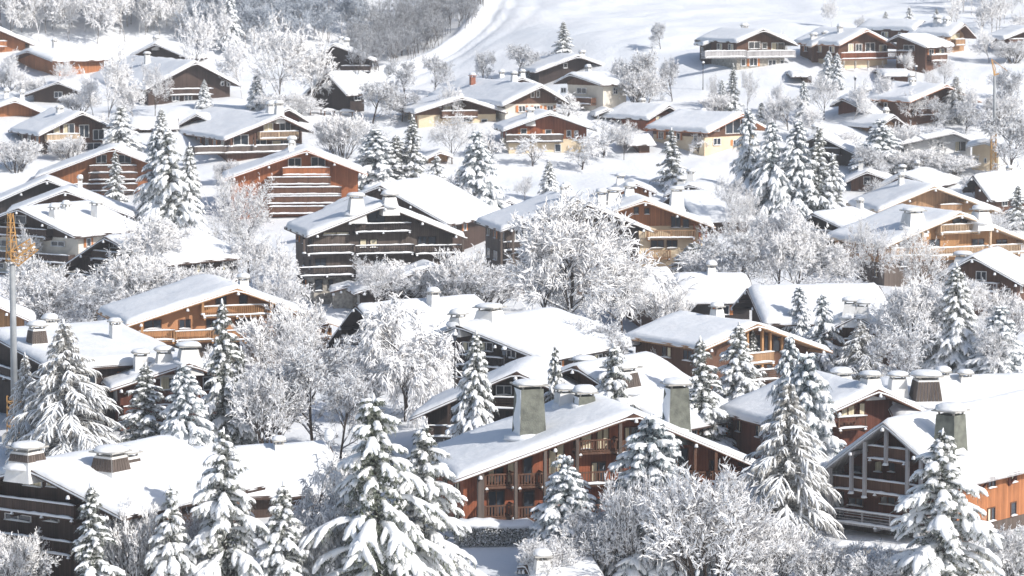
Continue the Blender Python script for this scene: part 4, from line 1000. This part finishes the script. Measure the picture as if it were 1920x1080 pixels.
T_('E', 1353, 148, 208, 26, 'darker slim fir left of its taller neighbour on the snowy slope')
T_('E', 1551, 94, 168, 34, 'left fir of the pair before the richly timbered chalet')
T_('E', 1568, 98, 168, 32, 'right fir of the pair before the richly timbered chalet')
T_('E', 1506, 150, 230, 32, 'dark thin fir beside the gable among frosted trees')
T_('B', 1056, 38, 104, 38, 'lone fir on the piste above the dark low gable')
T_('B', 383, 148, 202, 30, 'small fir before the orange wall panel of the big barn chalet')
T_('C', 1790, 140, 228, 60, 'frosted fir in front of the orange bargeboards at right')
T_('B', 1905, 345, 430, 52, 'fir at the right edge beside the steep snow roof')
T_('B', 1427, 190, 240, 34, 'fir top beside the orange bargeboard of the tan chalet')
T_('C', 1615, 600, 712, 110, 'shaded frosted fir below the twin flared chimneys')
T_('B', 1300, 452, 520, 104, 'low rounded snow-cushioned conifer right of the slatted balconies')
T_('D', 1110, 600, 700, 160, 'snow-buried conifer at the foot of the largest frosted tree')
# ------------------------------------------------------------------ leafless
T_('d', 1080, 372, 655, 300, 'largest frosted leafless tree in the centre of the village')
T_('g', 1010, 470, 640, 170, 'frosted tree at the left foot of the largest leafless tree')
T_('d', 1160, 480, 650, 150, 'frosted tree at the right foot of the largest leafless tree')
T_('b', 900, 495, 590, 180, 'wide frosted bush right of the big dark chalet')
T_('b', 775, 492, 585, 190, 'frosted bush under the balconies of the big dark chalet')
T_('b2', 855, 470, 592, 130, 'frosted bush in the gap between the two grey-brown chalets')
T_('b2', 542, 566, 712, 170, 'upright spray of frosted stems before the honey chalet')
T_('g', 590, 640, 850, 210, 'greyish frosted tree mass below the white lattice balcony')
T_('b', 505, 690, 850, 150, 'dense grey bush right of the snowy spruces before the honey chalet')
T_('w', 760, 570, 790, 200, 'weeping frosted tree left of the conical spruce')
T_('g', 690, 680, 800, 140, 'low frosted tree left under the weeping tree')
T_('d2', 470, 338, 530, 140, 'frosted tree before the tall orange chalet')
T_('f', 455, 420, 555, 130, 'frosted tree right of the dark steep gabled chalet')
T_('d', 285, 408, 572, 190, 'spreading frosted tree hiding the dark steep gable')
T_('b', 90, 510, 622, 160, 'frosted thicket above the crane at left')
T_('g', 185, 528, 635, 170, 'blue-grey shaded thicket left of the honey chalet')
T_('b2', 60, 480, 600, 110, 'pale bush under the white plaster chalet')
T_('d2', 1392, 362, 520, 84, 'tall frosted tree right of the slanting posts')
T_('d', 1455, 385, 555, 150, 'broad frosted tree before the tall dark row of firs')
T_('g', 1380, 430, 560, 150, 'greyer frosted tree behind the dark glazed chalet')
T_('d', 1500, 420, 570, 140, 'frosted tree left of the slate-dark balconies')
T_('b', 1570, 520, 585, 150, 'frosted hedge-like bush above the long snow roof')
T_('d2', 1635, 412, 560, 110, 'frosted tree before the grey roof of the blond chalet')
T_('d', 1700, 520, 705, 165, 'frosted tree right of the twin flared chimneys')
T_('d2', 1725, 425, 590, 100, 'frosted tree before the long pale balcony')
T_('g', 1690, 620, 745, 130, 'blue-shaded thicket behind the capped chimneys')
T_('b', 1320, 885, 1125, 265, 'biggest foreground frosted bush at the bottom right of centre')
T_('b2', 1195, 895, 1110, 150, 'shaded bush between the wide blue-shaded spruce and the biggest foreground bush')
T_('b', 1440, 985, 1120, 170, 'low frosted bush right of the biggest foreground one')
T_('b2', 1545, 1010, 1125, 160, 'frosted bush below the stone wall at the bottom right')
T_('b', 1640, 1030, 1130, 150, 'frosted bush left of the cushion-snow spruce')
T_('b', 1900, 990, 1110, 110, 'frosted shrub in the bottom right corner')
T_('b2', 258, 950, 1155, 130, 'thin upright frosted tree between the two lower left spruces')
T_('w', 590, 868, 1135, 180, 'drooping brown-twigged tree left of the largest spruce')
T_('b', 20, 1000, 1130, 120, 'frosted shrub in the bottom left corner')
T_('b2', 1250, 540, 640, 110, 'bush before the low brown annex')
T_('b2', 1235, 640, 720, 70, 'young frosted shrub under the grey eave')
T_('b2', 1265, 650, 715, 60, 'second young frosted shrub under the grey eave')
# upper
T_('f', 520, 25, 205, 150, 'huge frosted tree in front of the dark barn at upper left')
T_('f', 585, 70, 208, 110, 'frosted tree merging with the right of the huge one')
T_('f', 200, 85, 238, 105, 'tall frosted tree right of the long orange chalet')
T_('d2', 290, 118, 218, 66, 'frosted tree before the left roof of the big barn chalet')
T_('f', 362, 5, 150, 90, 'frosted tree behind the ridge of the big barn chalet')
T_('f', 455, 60, 185, 80, 'frosted tree right of the orange wall panel')
T_('g', 970, 82, 150, 95, 'grey frosted tree left of the dark low gable')
T_('g', 905, 95, 160, 50, 'thin bare tree at the foot of the piste')
T_('g', 815, 100, 178, 60, 'sparse bare tree beside the groomed track')
T_('g', 760, 110, 190, 80, 'grey frosted tree at the corner of the shaded wood')
T_('g', 1210, 95, 200, 100, 'frosted tree right of the white-walled chalet with side balcony')
T_('g', 1165, 110, 195, 50, 'slim frosted tree against the white-walled chalet')
T_('o', 1062, 172, 225, 55, 'frosted tree at the corner of the shuttered chalet')
T_('d2', 848, 212, 308, 100, 'frosted tree before the cream-based low chalet')
T_('o', 920, 240, 300, 60, 'snowy orchard tree left of the yellow pillars')
T_('o', 1000, 252, 312, 62, 'orchard tree in front of the yellow pillars')
T_('o', 1090, 252, 318, 66, 'orchard tree with visible trunk right of the yellow pillars')
T_('o', 1130, 222, 295, 76, 'snowy orchard tree between the log chalet and the little barn')
T_('o', 1310, 245, 290, 44, 'rounded snowy shrub before the tan chalet with orange bargeboard')
T_('g', 700, 150, 232, 110, 'frosted scrub right of the dark plank barn')
T_('g', 755, 170, 228, 70, 'second clump of frosted scrub above the low cream-based chalet')
T_('b2', 425, 300, 350, 50, 'snowy shrub left of the tall orange chalet')
T_('d2', 1340, 140, 205, 26, 'bare thin tree left of the slim firs on the slope')
T_('d2', 1400, 130, 210, 40, 'bare frosted tree right of the slim firs on the slope')
T_('d2', 1545, 138, 225, 72, 'frosted tree below the pair of firs at top right')
T_('g', 1238, 42, 92, 40, 'shrub on the crest of the slope')
T_('f', 1560, -8, 52, 40, 'pale frosted tree alone above the hillside row')
T_('f', 1605, 28, 62, 40, 'low frosted tree behind the richly timbered chalet')
T_('f', 1700, 165, 232, 60, 'frosted tree left of the chalet with orange bargeboards')
T_('g', 1750, 180, 240, 50, 'frosted tree under the orange bargeboard balcony')
T_('f', 1695, 92, 140, 40, 'frosted tree against the dark-fronted chalet')
T_('f', 1762, 70, 112, 44, 'frosted tree left of the upright wooden chalet')
T_('f', 1855, 50, 118, 60, 'frosted tree right of the upright wooden chalet')
T_('b', 1900, 75, 118, 80, 'snowy shrub at the right edge under the cut gable')
T_('g', 1895, 205, 330, 120, 'large grey frosted tree at the right edge beside the crane')
T_('g', 1895, 130, 215, 70, 'frosted tree at the right edge above the large grey one')
T_('b', 1700, 280, 330, 120, 'frosted shrubs before the white villa')
T_('b', 1780, 290, 332, 110, 'frosted shrubs between villa and pale stone building')
T_('g', 1620, 270, 345, 90, 'frosted bush beside the wide padded fir')
T_('d2', 1650, 335, 395, 70, 'frosted shrub left of the heap-snow chalet')
T_('b2', 1715, 355, 400, 60, 'frosted shrub before the blond wide-roofed chalet')
T_('g', 1810, 190, 250, 60, 'bush at the foot of the frosted fir at right')
T_('b', 640, 345, 372, 40, 'tiny frosted bush at the end of the tall orange chalet')
T_('b2', 130, 255, 300, 70, 'garden bush before the blue-windowed tan chalet')
T_('b', 30, 262, 322, 90, 'snowy bushes at the left edge beside the tan chalet')
T_('b2', 15, 130, 170, 60, 'bush under the orange corner chalet')
T_('b2', 60, 145, 182, 60, 'frosted shrub left of the small dark brown chalet')
T_('b', 150, 175, 212, 70, 'frosted shrub right of the small dark brown chalet')

T_('f', 515, 440, 590, 90, 'frosted tree filling the gap left of the big dark chalet')
T_('d2', 428, 322, 470, 80, 'frosted tree at the left corner of the tall orange chalet')
T_('b2', 520, 520, 610, 120, 'bush on the snow bank left of the stone outhouse')
T_('d', 1545, 440, 565, 120, 'frosted tree under the slate-dark balconies')
T_('b', 1330, 470, 545, 110, 'bush behind the rounded snow-cushioned conifer')
T_('f', 1600, 148, 236, 66, 'frosted tree behind the low chalet with tan gable')
T_('f', 1530, 190, 262, 74, 'frosted tree before the dark red-edged gable')
T_('g', 1478, 180, 245, 64, 'grey frosted tree above the tall dark row of firs')
T_('f', 1735, 225, 300, 80, 'frosted tree before the roof of the white villa')
T_('b', 1690, 235, 300, 90, 'frosted bush between the low tan gable and the villa')
T_('f', 1830, 150, 240, 54, 'frosted tree beside the right crane')
T_('d2', 1880, 395, 500, 90, 'frosted tree at the right edge behind the blond chalet')
T_('d', 1795, 510, 640, 120, 'frosted tree below the white-railed balcony')
T_('b2', 1880, 545, 640, 110, 'snowy bush under the brown plank chalet at the right edge')
T_('d2', 232, 935, 1150, 110, 'thin bush against the corner of the lower left chalet')
T_('d2', 640, 850, 1080, 120, 'frosted tree between the drooping tree and the largest spruce')
T_('b', 1130, 960, 1095, 150, 'blue-shaded bush between the round and the wide blue-shaded spruce')
T_('b', 1030, 1010, 1110, 120, 'low bush at the foot of the round blue-shaded spruce')
T_('d2', 700, 480, 600, 110, 'frosted tree right of the stone outhouse')
T_('g', 640, 700, 860, 150, 'grey bush left below the weeping tree')
T_('d2', 560, 600, 780, 130, 'frosted tree at the right end of the honey chalet')
T_('b2', 395, 655, 790, 90, 'bush between the domed chimneys and the tall snowy spruce')
T_('f', 10, 95, 175, 60, 'pale frosted tree at the left edge below the orange corner chalet')
T_('f', 175, 130, 222, 60, 'frosted tree between the small dark chalet and the big barn chalet')
T_('f', 250, 150, 232, 70, 'frosted tree before the left corner of the big barn chalet')
T_('b', 170, 215, 262, 60, 'bush behind the blue-windowed tan chalet')
T_('b', 640, 215, 300, 90, 'low frosted bush on the snow left of the fir clump')
T_('d2', 618, 225, 300, 60, 'thin frosted tree right of the long snowy terrace')
T_('d2', 690, 225, 330, 80, 'frosted tree behind the bluish fir')
T_('f', 842, 150, 232, 60, 'frosted tree at the left eave of the low cream-based chalet')
T_('d2', 1170, 225, 300, 56, 'frosted tree beside the little slatted barn')
T_('b', 1200, 130, 205, 90, 'frosted scrub on the slope right of the white-walled chalet')
T_('g', 1260, 110, 190, 60, 'bare tree on the slope above the small red-brown chalet')
T_('b2', 1345, 175, 215, 60, 'frosted scrub at the foot of the slim firs on the slope')
T_('f', 1455, 175, 240, 50, 'frosted tree behind the tall dark row of firs')
T_('d2', 985, 330, 380, 40, 'small frosted tree at the lower edge of the field')
T_('b2', 868, 330, 405, 70, 'frosted bush left of the broad round-topped fir')
T_('b', 1330, 360, 420, 110, 'frosted bush over the white roof slope right of centre')
T_('d2', 1370, 330, 440, 90, 'tall frosted bush before the left of the tall dark row')
T_('g', 1130, 600, 720, 140, 'shaded frosted tree right of the centre white roof')
T_('b2', 1480, 560, 640, 70, 'bush before the long snow roof left of the fir pair')
T_('f', 60, 420, 520, 60, 'slim frosted tree in front of the white plaster chalet')
T_('b', 250, 480, 600, 150, 'bush at the foot of the dark steep gabled chalet')
T_('b', 380, 500, 600, 120, 'frosted bushes before the right wall of the dark steep gabled chalet')
T_('d2', 1850, 600, 740, 90, 'frosted tree between the tall loose fir and the bushy fir')
T_('b', 365, 985, 1150, 110, 'dense frosted bush under the eave of the twin-chimney roof')
T_('d2', 390, 915, 1150, 110, 'thin frosted tree squeezed behind the tall finger spruce')
T_('f', 1655, 130, 205, 50, 'frosted tree just below the snow-capped stone garage')
T_('f', 1870, 120, 190, 56, 'frosted tree right of the top of the right crane')
T_('d2', 1770, 110, 165, 50, 'frosted tree on the bank above the orange bargeboards')
T_('f', 1480, 60, 110, 34, 'frosted tree between the two leftmost hillside chalets')
T_('f', 1905, 20, 70, 60, 'frosted tree above the gable cut by the right edge')
T_('b', 1560, 245, 290, 90, 'frosted scrub right of the dark blue-black gable')
T_('f', 1450, 150, 215, 40, 'frosted tree on the slope left of the dark thin fir')
T_('b', 1840, 330, 372, 90, 'snowy shrubs between the pale stone building and the steep gable')
T_('d2', 1745, 130, 180, 40, 'small frosted tree beside the lamp by the stone garage')
T_('b', 1880, 180, 235, 80, 'frosted scrub right of the orange bargeboards')
T_('f', 110, 110, 160, 60, 'frosted tree before the long orange chalet')
T_('b', 540, 175, 222, 120, 'frosted scrub at the foot of the huge frosted tree')
T_('B', 480, 132, 205, 36, 'small fir at the left foot of the huge frosted tree')
T_('B2', 1660, 20, 60, 24, 'small fir on the crest above the richly timbered chalet')
T_('B2', 1705, 12, 58, 26, 'small fir above the long snow roof of the hillside row')
T_('B2', 1756, 14, 56, 24, 'small fir left of the top right wood')
# individual trees of the frosted wood at top left
rw = random.Random(12)
for i, (x, b, h, w) in enumerate([(20, 75, 110, 70), (75, 78, 120, 80), (130, 76, 115, 80), (182, 82, 125, 80), (235, 78, 118, 75), (40, 60, 90, 70), (105, 58, 95, 70), (160, 60, 90, 70), (215, 60, 95, 70), (262, 70, 100, 60), (300, 68, 95, 60), (330, 72, 80, 60), (400, 88, 95, 66), (435, 105, 100, 60)]):
    T_('f', x, b-h, b, w, 'frosted tree in the pale wood behind the top left chalets', group='trees of the pale wood at top left')
T_('E', 435, -20, 100, 44, 'tall thin fir standing above the frosted trees at upper left')

# ------------------------------------------------------------------ woods that read as one mass
def wood(name, label, pts, kind, seed, mat=None, hscale=1.0):
    """a wood merged into one object; pts = list of (x, base row, height px, width px)"""
    nm, parts, H0, R0, _ = PRO[kind]; rng = random.Random(seed)
    V = []; F = []; I = []; off = 0
    src = []
    for mi, (pn, me) in enumerate(parts):
        v = np.empty(len(me.vertices)*3); me.vertices.foreach_get('co', v); v = v.reshape(-1, 3)
        f = [tuple(p.vertices) for p in me.polygons if len(p.vertices) == 4]
        src.append((v, np.array(f, dtype=np.int64)))
    for x, b, h, w in pts:
        g = ground_at(x, b); s = FPX/g.y; sc = w/s/2/R0; sz = h/s/H0; a = rng.random()*6.283
        ca, sa = math.cos(a), math.sin(a)
        for mi, (v, f) in enumerate(src):
            q = np.stack([(v[:, 0]*ca-v[:, 1]*sa)*sc+g.x, (v[:, 0]*sa+v[:, 1]*ca)*sc+g.y, v[:, 2]*sz+g.z], 1)
            V.append(q); F.append(f+off); I.append(np.full(len(f), mi, dtype=np.int32)); off += len(v)
    V = np.concatenate(V); F = np.concatenate(F); I = np.concatenate(I)
    me = bpy.data.meshes.new(name); me.vertices.add(len(V)); me.vertices.foreach_set('co', V.ravel())
    me.loops.add(F.size); me.loops.foreach_set('vertex_index', F.ravel().astype(np.int32))
    me.polygons.add(len(F)); me.polygons.foreach_set('loop_start', np.arange(0, F.size, 4, dtype=np.int32))
    me.polygons.foreach_set('material_index', I)
    for pn, m0 in parts: me.materials.append(m0.materials[0])
    me.update()
    o = link(name, me); tag(o, label, 'wood', kind='stuff'); return o

bare_proto('mistbare', 'frosted_tree', 'frost_mist_tint', 'bark_frost', seed=41, H=11, Rr=3.4, n1=9, spread=.55, kids=5, tw=9, lv=2, tlen=1.5, tww=.09, trunk=.34, snowy=0)
bare_proto('palebare', 'frosted_tree', 'frost', 'bark_frost', seed=42, H=11, Rr=3.4, n1=9, spread=.55, kids=5, tw=8, lv=2, tlen=1.5, tww=.08, trunk=.34, snowy=0)
bare_proto('lowbare', 'frosted_tree', 'frost_shaded', 'bark', seed=40, H=11, Rr=3.4, n1=8, spread=.55, kids=4, tw=7, lv=2, tlen=1.6, tww=.06, trunk=.34, snowy=0)
pts = []
rr_ = random.Random(3)
def edge(x): return float(np.interp(x, [600, 640, 700, 760, 800, 850, 890, 915, 940], [150, 140, 138, 118, 100, 72, 40, 5, -40]))
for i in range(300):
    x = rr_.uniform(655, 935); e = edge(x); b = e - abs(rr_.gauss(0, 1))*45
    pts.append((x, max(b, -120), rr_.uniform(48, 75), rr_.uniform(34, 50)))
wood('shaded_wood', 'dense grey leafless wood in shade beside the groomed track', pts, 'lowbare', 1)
pts = [(rr_.uniform(1775, 1960), rr_.uniform(-60, 66), rr_.uniform(50, 80), rr_.uniform(36, 52)) for i in range(60)]
wood('hillside_wood', 'pale frosted wood in the top right corner', pts, 'palebare', 2)
pts = [(rr_.uniform(-60, 340), rr_.uniform(-20, 66), rr_.uniform(70, 110), rr_.uniform(45, 66)) for i in range(110)]
wood('back_wood', 'pale frosted wood filling the top left corner', pts, 'palebare', 3)
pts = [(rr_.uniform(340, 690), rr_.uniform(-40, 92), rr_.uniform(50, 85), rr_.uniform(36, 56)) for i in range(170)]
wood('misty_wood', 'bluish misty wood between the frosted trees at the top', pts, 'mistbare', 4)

# ------------------------------------------------------------------ cranes, lamps, walls, hedge, terrace tables
def crane_left():
    g = ground_at(28, 800); g = Vector((at(28, 800, 300).x, 300, terr(at(28, 800, 300).x, 300)))
    o = empty('crane', tuple(g), 0, 'grey crane mast with orange tip and snowy folded orange jib at the left edge', 'crane')
    zt = at(28, 495, 300).z-g.z; ztip = at(28, 400, 300).z-g.z; zc = at(28, 742, 300).z-g.z
    MB().tube([(0, 0, zc), (0, 0, zt)], [.34, .26], 10).build('mast', 'steel', o, True)
    lat = MB()
    def lattice(p0, p1, w0, w1, n):
        p0 = Vector(p0); p1 = Vector(p1); d = (p1-p0).normalized(); a = d.orthogonal().normalized(); b = d.cross(a)
        c = []
        for i in range(n+1):
            t = i/n; w = w0+(w1-w0)*t; q = p0.lerp(p1, t); c.append([q+a*w+b*w, q-a*w+b*w, q-a*w-b*w, q+a*w-b*w])
        for i in range(n):
            for k in range(4):
                lat.tube([tuple(c[i][k]), tuple(c[i+1][k])], [.06, .06], 4); lat.tube([tuple(c[i][k]), tuple(c[i+1][(k+1) % 4])], [.035, .035], 4); lat.tube([tuple(c[i][k]), tuple(c[i][(k+1) % 4])], [.035, .035], 4)
    lattice((0, 0, zt+.3), (-.1, 0, ztip), .42, .18, 5)
    lat.build('tip', 'orange_paint', o); 
    lat = MB(); lattice((0, 0, -1.0), (0, 0, zc), .55, .5, 9); lat.build('tower', 'orange_paint', o)
    j0 = at(24, 487, 300)-g; j1 = at(64, 458, 300)-g
    lat = MB(); lattice(tuple(j0), tuple(j1), .55, .45, 5); j = lat.build('jib', 'orange_paint', o)
    s = MB(); rg = random.Random(4)
    for i in range(7):
        q = j0.lerp(j1, (i+rg.random()*.6)/6.6); blob(s, (q.x, q.y-.1, q.z+rg.uniform(-.3, .35)), rg.uniform(.12, .3), .4, rg.uniform(.12, .26), rg)
    s.build('jib_snow', 'tree_snow', j, True)
    c = MB().box((-1.1, -1.1, -1.2), (1.1, 1.1, .6)).build('base', 'concrete', o)
crane_left()
def crane_right():
    Y = ground_at(1862, 320).y-4; X = at(1862, 320, Y).x; z = terr(X, Y)
    o = empty('crane', (X, Y, z), 0, 'slender grey crane with orange tip and foot in front of the pale stone building', 'crane')
    zz = lambda r: at(1862, r, Y).z-z
    MB().tube([(.1, 0, zz(250)), (0, 0, zz(142))], [.24, .2], 8).build('mast', 'steel', o, True)
    f = MB()
    for dx, dy in ((-.35, -.35), (.35, -.35), (.35, .35), (-.35, .35)): f.tube([(dx, dy, -.5), (dx, dy, zz(250))], [.09, .09], 5)
    for i in range(6):
        a = i/6*zz(250); b = (i+1)/6*zz(250); f.tube([(-.35, -.35, a), (.35, -.35, b)], [.05, .05], 4); f.tube([(.35, -.35, a), (-.35, -.35, b)], [.05, .05], 4)
    f.build('tower', 'orange_paint', o)
    t = MB(); t.tube([(0, 0, zz(142)), (-.5, 0, zz(111))], [.12, .07], 6); t.tube([(0, 0, zz(142)), (.1, 0, zz(128)), (-.5, 0, zz(111))], [.07, .07, .05], 5); t.tube([(-.5, 0, zz(111)), (1.9, 0, zz(133))], [.05, .04], 5); t.tube([(0, 0, zz(140)), (.7, 0, zz(138))], [.1, .1], 5)
    t.build('tip', 'orange_paint', o)
crane_right()
def lamp(x, top, base, label, Y=None):
    g = ground_at(x, base); Y = Y or g.y; X = at(x, base, Y).x; z = terr(X, Y); s = FPX/Y
    H_ = at(x, top, Y).z - z
    o = empty('street_lamp', (X, Y, z), 0, label, 'street lamp', 'street lamps in the village')
    MB().tube([(0, 0, -.5), (0, 0, .6), (0, 0, H_-.55)], [.11, .07, .05], 8).build('post', 'black_metal', o, True)
    l = MB(); l.taper(0, 0, H_-.55, H_-.1, .22, .22, .42, .42); k = l.build('lantern', 'glass', o)
    c = MB(); c.taper(0, 0, H_-.1, H_+.1, .5, .5, .12, .12); c.build('lantern_roof', 'black_metal', k)
    sn = MB(); blob(sn, (0, 0, H_-.02), .25, .25, .3, random.Random(2)); sn.build('lamp_snow', 'snow', k, True)
lamp(853, 628, 760, 'lamp post wrapped in snow before the black-brown centre chalet', Y=296)
lamp(1252, 1034, 1110, 'black lantern post among the foreground bushes')
lamp(1318, 118, 168, 'lamp post on the slope left of the slim firs')
lamp(1717, 125, 165, 'lamp post beside the snow-capped stone garage')
lamp(1603, 145, 172, 'small lantern between the pair of firs and the stone garage')
lamp(945, 655, 760, 'short snow-capped lantern post before the centre balcony', Y=297)
# snow-laden hedge under the apartment chalet
def hedge():
    x0, x1 = 852, 1000; Y = 254; rg = random.Random(5)
    a = at(x0, 1000, Y); b = at(x1, 1000, Y); z = terr((a.x+b.x)/2, Y); w = b.x-a.x
    zt = at(900, 1000, Y).z - z; zt = max(zt, 1.6)
    o = empty('hedge', ((a.x+b.x)/2, Y, z), 0, 'clipped dark hedge with a thick snow top below the apartment chalet', 'hedge')
    T = MB()
    for i in range(9000):
        p = Vector((rg.uniform(-w/2, w/2), rg.choice((-.9, .9, rg.uniform(-.9, .9)))*1.0+rg.gauss(0, .1), rg.uniform(0, zt-.1))); n0 = len(T.v)
        for _ in range(3): T.v.append(tuple(p + Vector((rg.uniform(-.13, .13), rg.uniform(-.13, .13), rg.uniform(-.12, .12)))))
        T.f.append((n0, n0+1, n0+2))
    T.build('foliage', 'needles', o)
    F = MB()
    for i in range(2600):
        p = Vector((rg.uniform(-w/2, w/2), -1.0+rg.gauss(0, .1), rg.uniform(0, zt-.1))); n0 = len(F.v)
        for _ in range(3): F.v.append(tuple(p + Vector((rg.uniform(-.1, .1), rg.uniform(-.1, .1), rg.uniform(-.08, .08)))))
        F.f.append((n0, n0+1, n0+2))
    F.build('frost', 'frost', o)
    S = MB(); snow_strip(S, -w/2-.1, w/2+.1, 0, zt-.15, 2.2, .55, rg); S.build('snow_cover', 'snow', o, True)
hedge()
def stone_wall(x0, x1, row, h, Y, label):
    rg = random.Random(int(x0)); a = at(x0, row, Y); b = at(x1, row, Y); z = terr((a.x+b.x)/2, Y); w = b.x-a.x; top = a.z - z
    o = empty('stone_wall', ((a.x+b.x)/2, Y, z), 0, label, 'wall', 'garden walls at the bottom right'); o['kind'] = 'thing'
    MB().box((-w/2, -.3, -1.5), (w/2, .3, top)).build('masonry', 'stone', o)
    S = MB(); snow_strip(S, -w/2-.1, w/2+.1, 0, top-.02, .9, .45, rg); S.build('snow_cover', 'snow', o, True)
stone_wall(1545, 1640, 1024, 1.2, 250, 'low stone garden wall with deep snow cap left of the cushion-snow spruce')
stone_wall(1655, 1900, 1030, 1.2, 247, 'longer stone garden wall running behind the cushion-snow spruce')
def table(x, row, w, label):
    g = ground_at(x, row); s = FPX/g.y; w = w/s
    o = empty('picnic_table', tuple(g), .1, label, 'table', 'snowed-in tables beside the dark barn')
    MB().box((-w/2, -.45, .68), (w/2, .45, .78)).build('tabletop', 'brown', o)
    for sx in (-1, 1): MB().box((sx*w*.38-.08, -.35, -.3), (sx*w*.38+.08, .35, .68)).build('leg', 'brown', o)
    S = MB(); snow_strip(S, -w/2-.05, w/2+.05, 0, .77, 1.05, .4, random.Random(int(x))); S.build('table_snow', 'snow', o, True)
table(592, 214, 26, 'snow-covered table nearest the dark plank barn'); table(618, 216, 24, 'snow-covered table in the middle of the row by the barn'); table(650, 218, 28, 'snow-covered table at the right end of the row by the barn')
def snowball_post():
    Y = 272; g = at(617, 835, Y)
    z = terr(g.x, Y); H_ = at(617, 815, Y).z-z
    o = empty('globe_lamp', (g.x, Y, z), 0, 'round white snow-covered globe lamp above the plain white roof', 'lamp')
    MB().tube([(0, 0, -.5), (0, 0, H_)], [.09, .07], 8).build('post', 'steel', o, True)
    S = MB(); rg = random.Random(3); blob(S, (0, 0, H_-.05), .42, .42, .55, rg, 12, 6, .03)
    n = len(S.v); S2 = MB(); blob(S2, (0, 0, 0), .42, .42, .5, rg, 12, 6, .03)
    S2.v = [(x, y, H_-.05-zz) for x, y, zz in S2.v]; S2.f = [t[::-1] for t in S2.f]
    S.v += S2.v; S.f += [tuple(i+n for i in t) for t in S2.f]; S.build('globe', 'snow', o, True)
snowball_post()
# ------------------------------------------------------------------ light, haze, camera
el = R(33); sdir = Vector((.78, -.62, 0)).normalized()*math.cos(el) + Vector((0, 0, math.sin(el)))
sd = bpy.data.lights.new('sun', 'SUN'); sd.energy = 4.8; sd.angle = R(.55); sd.color = (1, .955, .89)
so = bpy.data.objects.new('sun', sd); COL.objects.link(so); so.rotation_euler = sdir.to_track_quat('Z', 'Y').to_euler()
wd = bpy.data.worlds.new('World'); scene.world = wd; wd.use_nodes = True
nt = wd.node_tree; bg = nt.nodes['Background']
sk = nt.nodes.new('ShaderNodeTexSky'); sk.sky_type = 'NISHITA'; sk.sun_disc = False; sk.sun_elevation = el; sk.sun_rotation = math.atan2(sdir.x, sdir.y)
sk.air_density = 1.0; sk.dust_density = 1.5; sk.ozone_density = 1.0
hs = nt.nodes.new('ShaderNodeHueSaturation'); hs.inputs['Saturation'].default_value = 1.05; nt.links.new(sk.outputs[0], hs.inputs['Color']); nt.links.new(hs.outputs[0], bg.inputs[0]); bg.inputs[1].default_value = .125
hz = MB().box((-720, -30, -62), (720, 2020, 128))
hm = bpy.data.materials.new('haze_air'); hm.use_nodes = True; n_ = hm.node_tree
n_.nodes.remove(n_.nodes['Principled BSDF']); pv = n_.nodes.new('ShaderNodeVolumePrincipled'); pv.inputs['Density'].default_value = .00015; pv.inputs['Color'].default_value = (.93, .96, 1, 1); pv.inputs['Anisotropy'].default_value = .2
n_.links.new(pv.outputs[0], n_.nodes['Material Output'].inputs['Volume'])
HAZE = True
if HAZE:
    ho = hz.build('haze', hm); tag(ho, kind='stuff', label='thin cold winter haze over the valley')
cam = bpy.data.cameras.new('camera'); cam.lens = FPX/1920*36; cam.sensor_width = 36; cam.clip_start = 1; cam.clip_end = 6000
co = bpy.data.objects.new('camera', cam); COL.objects.link(co); co.rotation_euler = (math.pi/2-PIT, 0, 0); scene.camera = co
cam.dof.use_dof = True; cam.dof.focus_distance = 275; cam.dof.aperture_fstop = .75
vs = scene.view_settings; vs.view_transform = 'Standard'; vs.look = 'None'; vs.gamma = 1; vs.exposure = .02
scene.cycles.use_denoising = True; scene.cycles.max_bounces = 6; scene.cycles.diffuse_bounces = 4; scene.cycles.volume_bounces = 1
scene.cycles.use_adaptive_sampling = True; scene.cycles.adaptive_threshold = .02
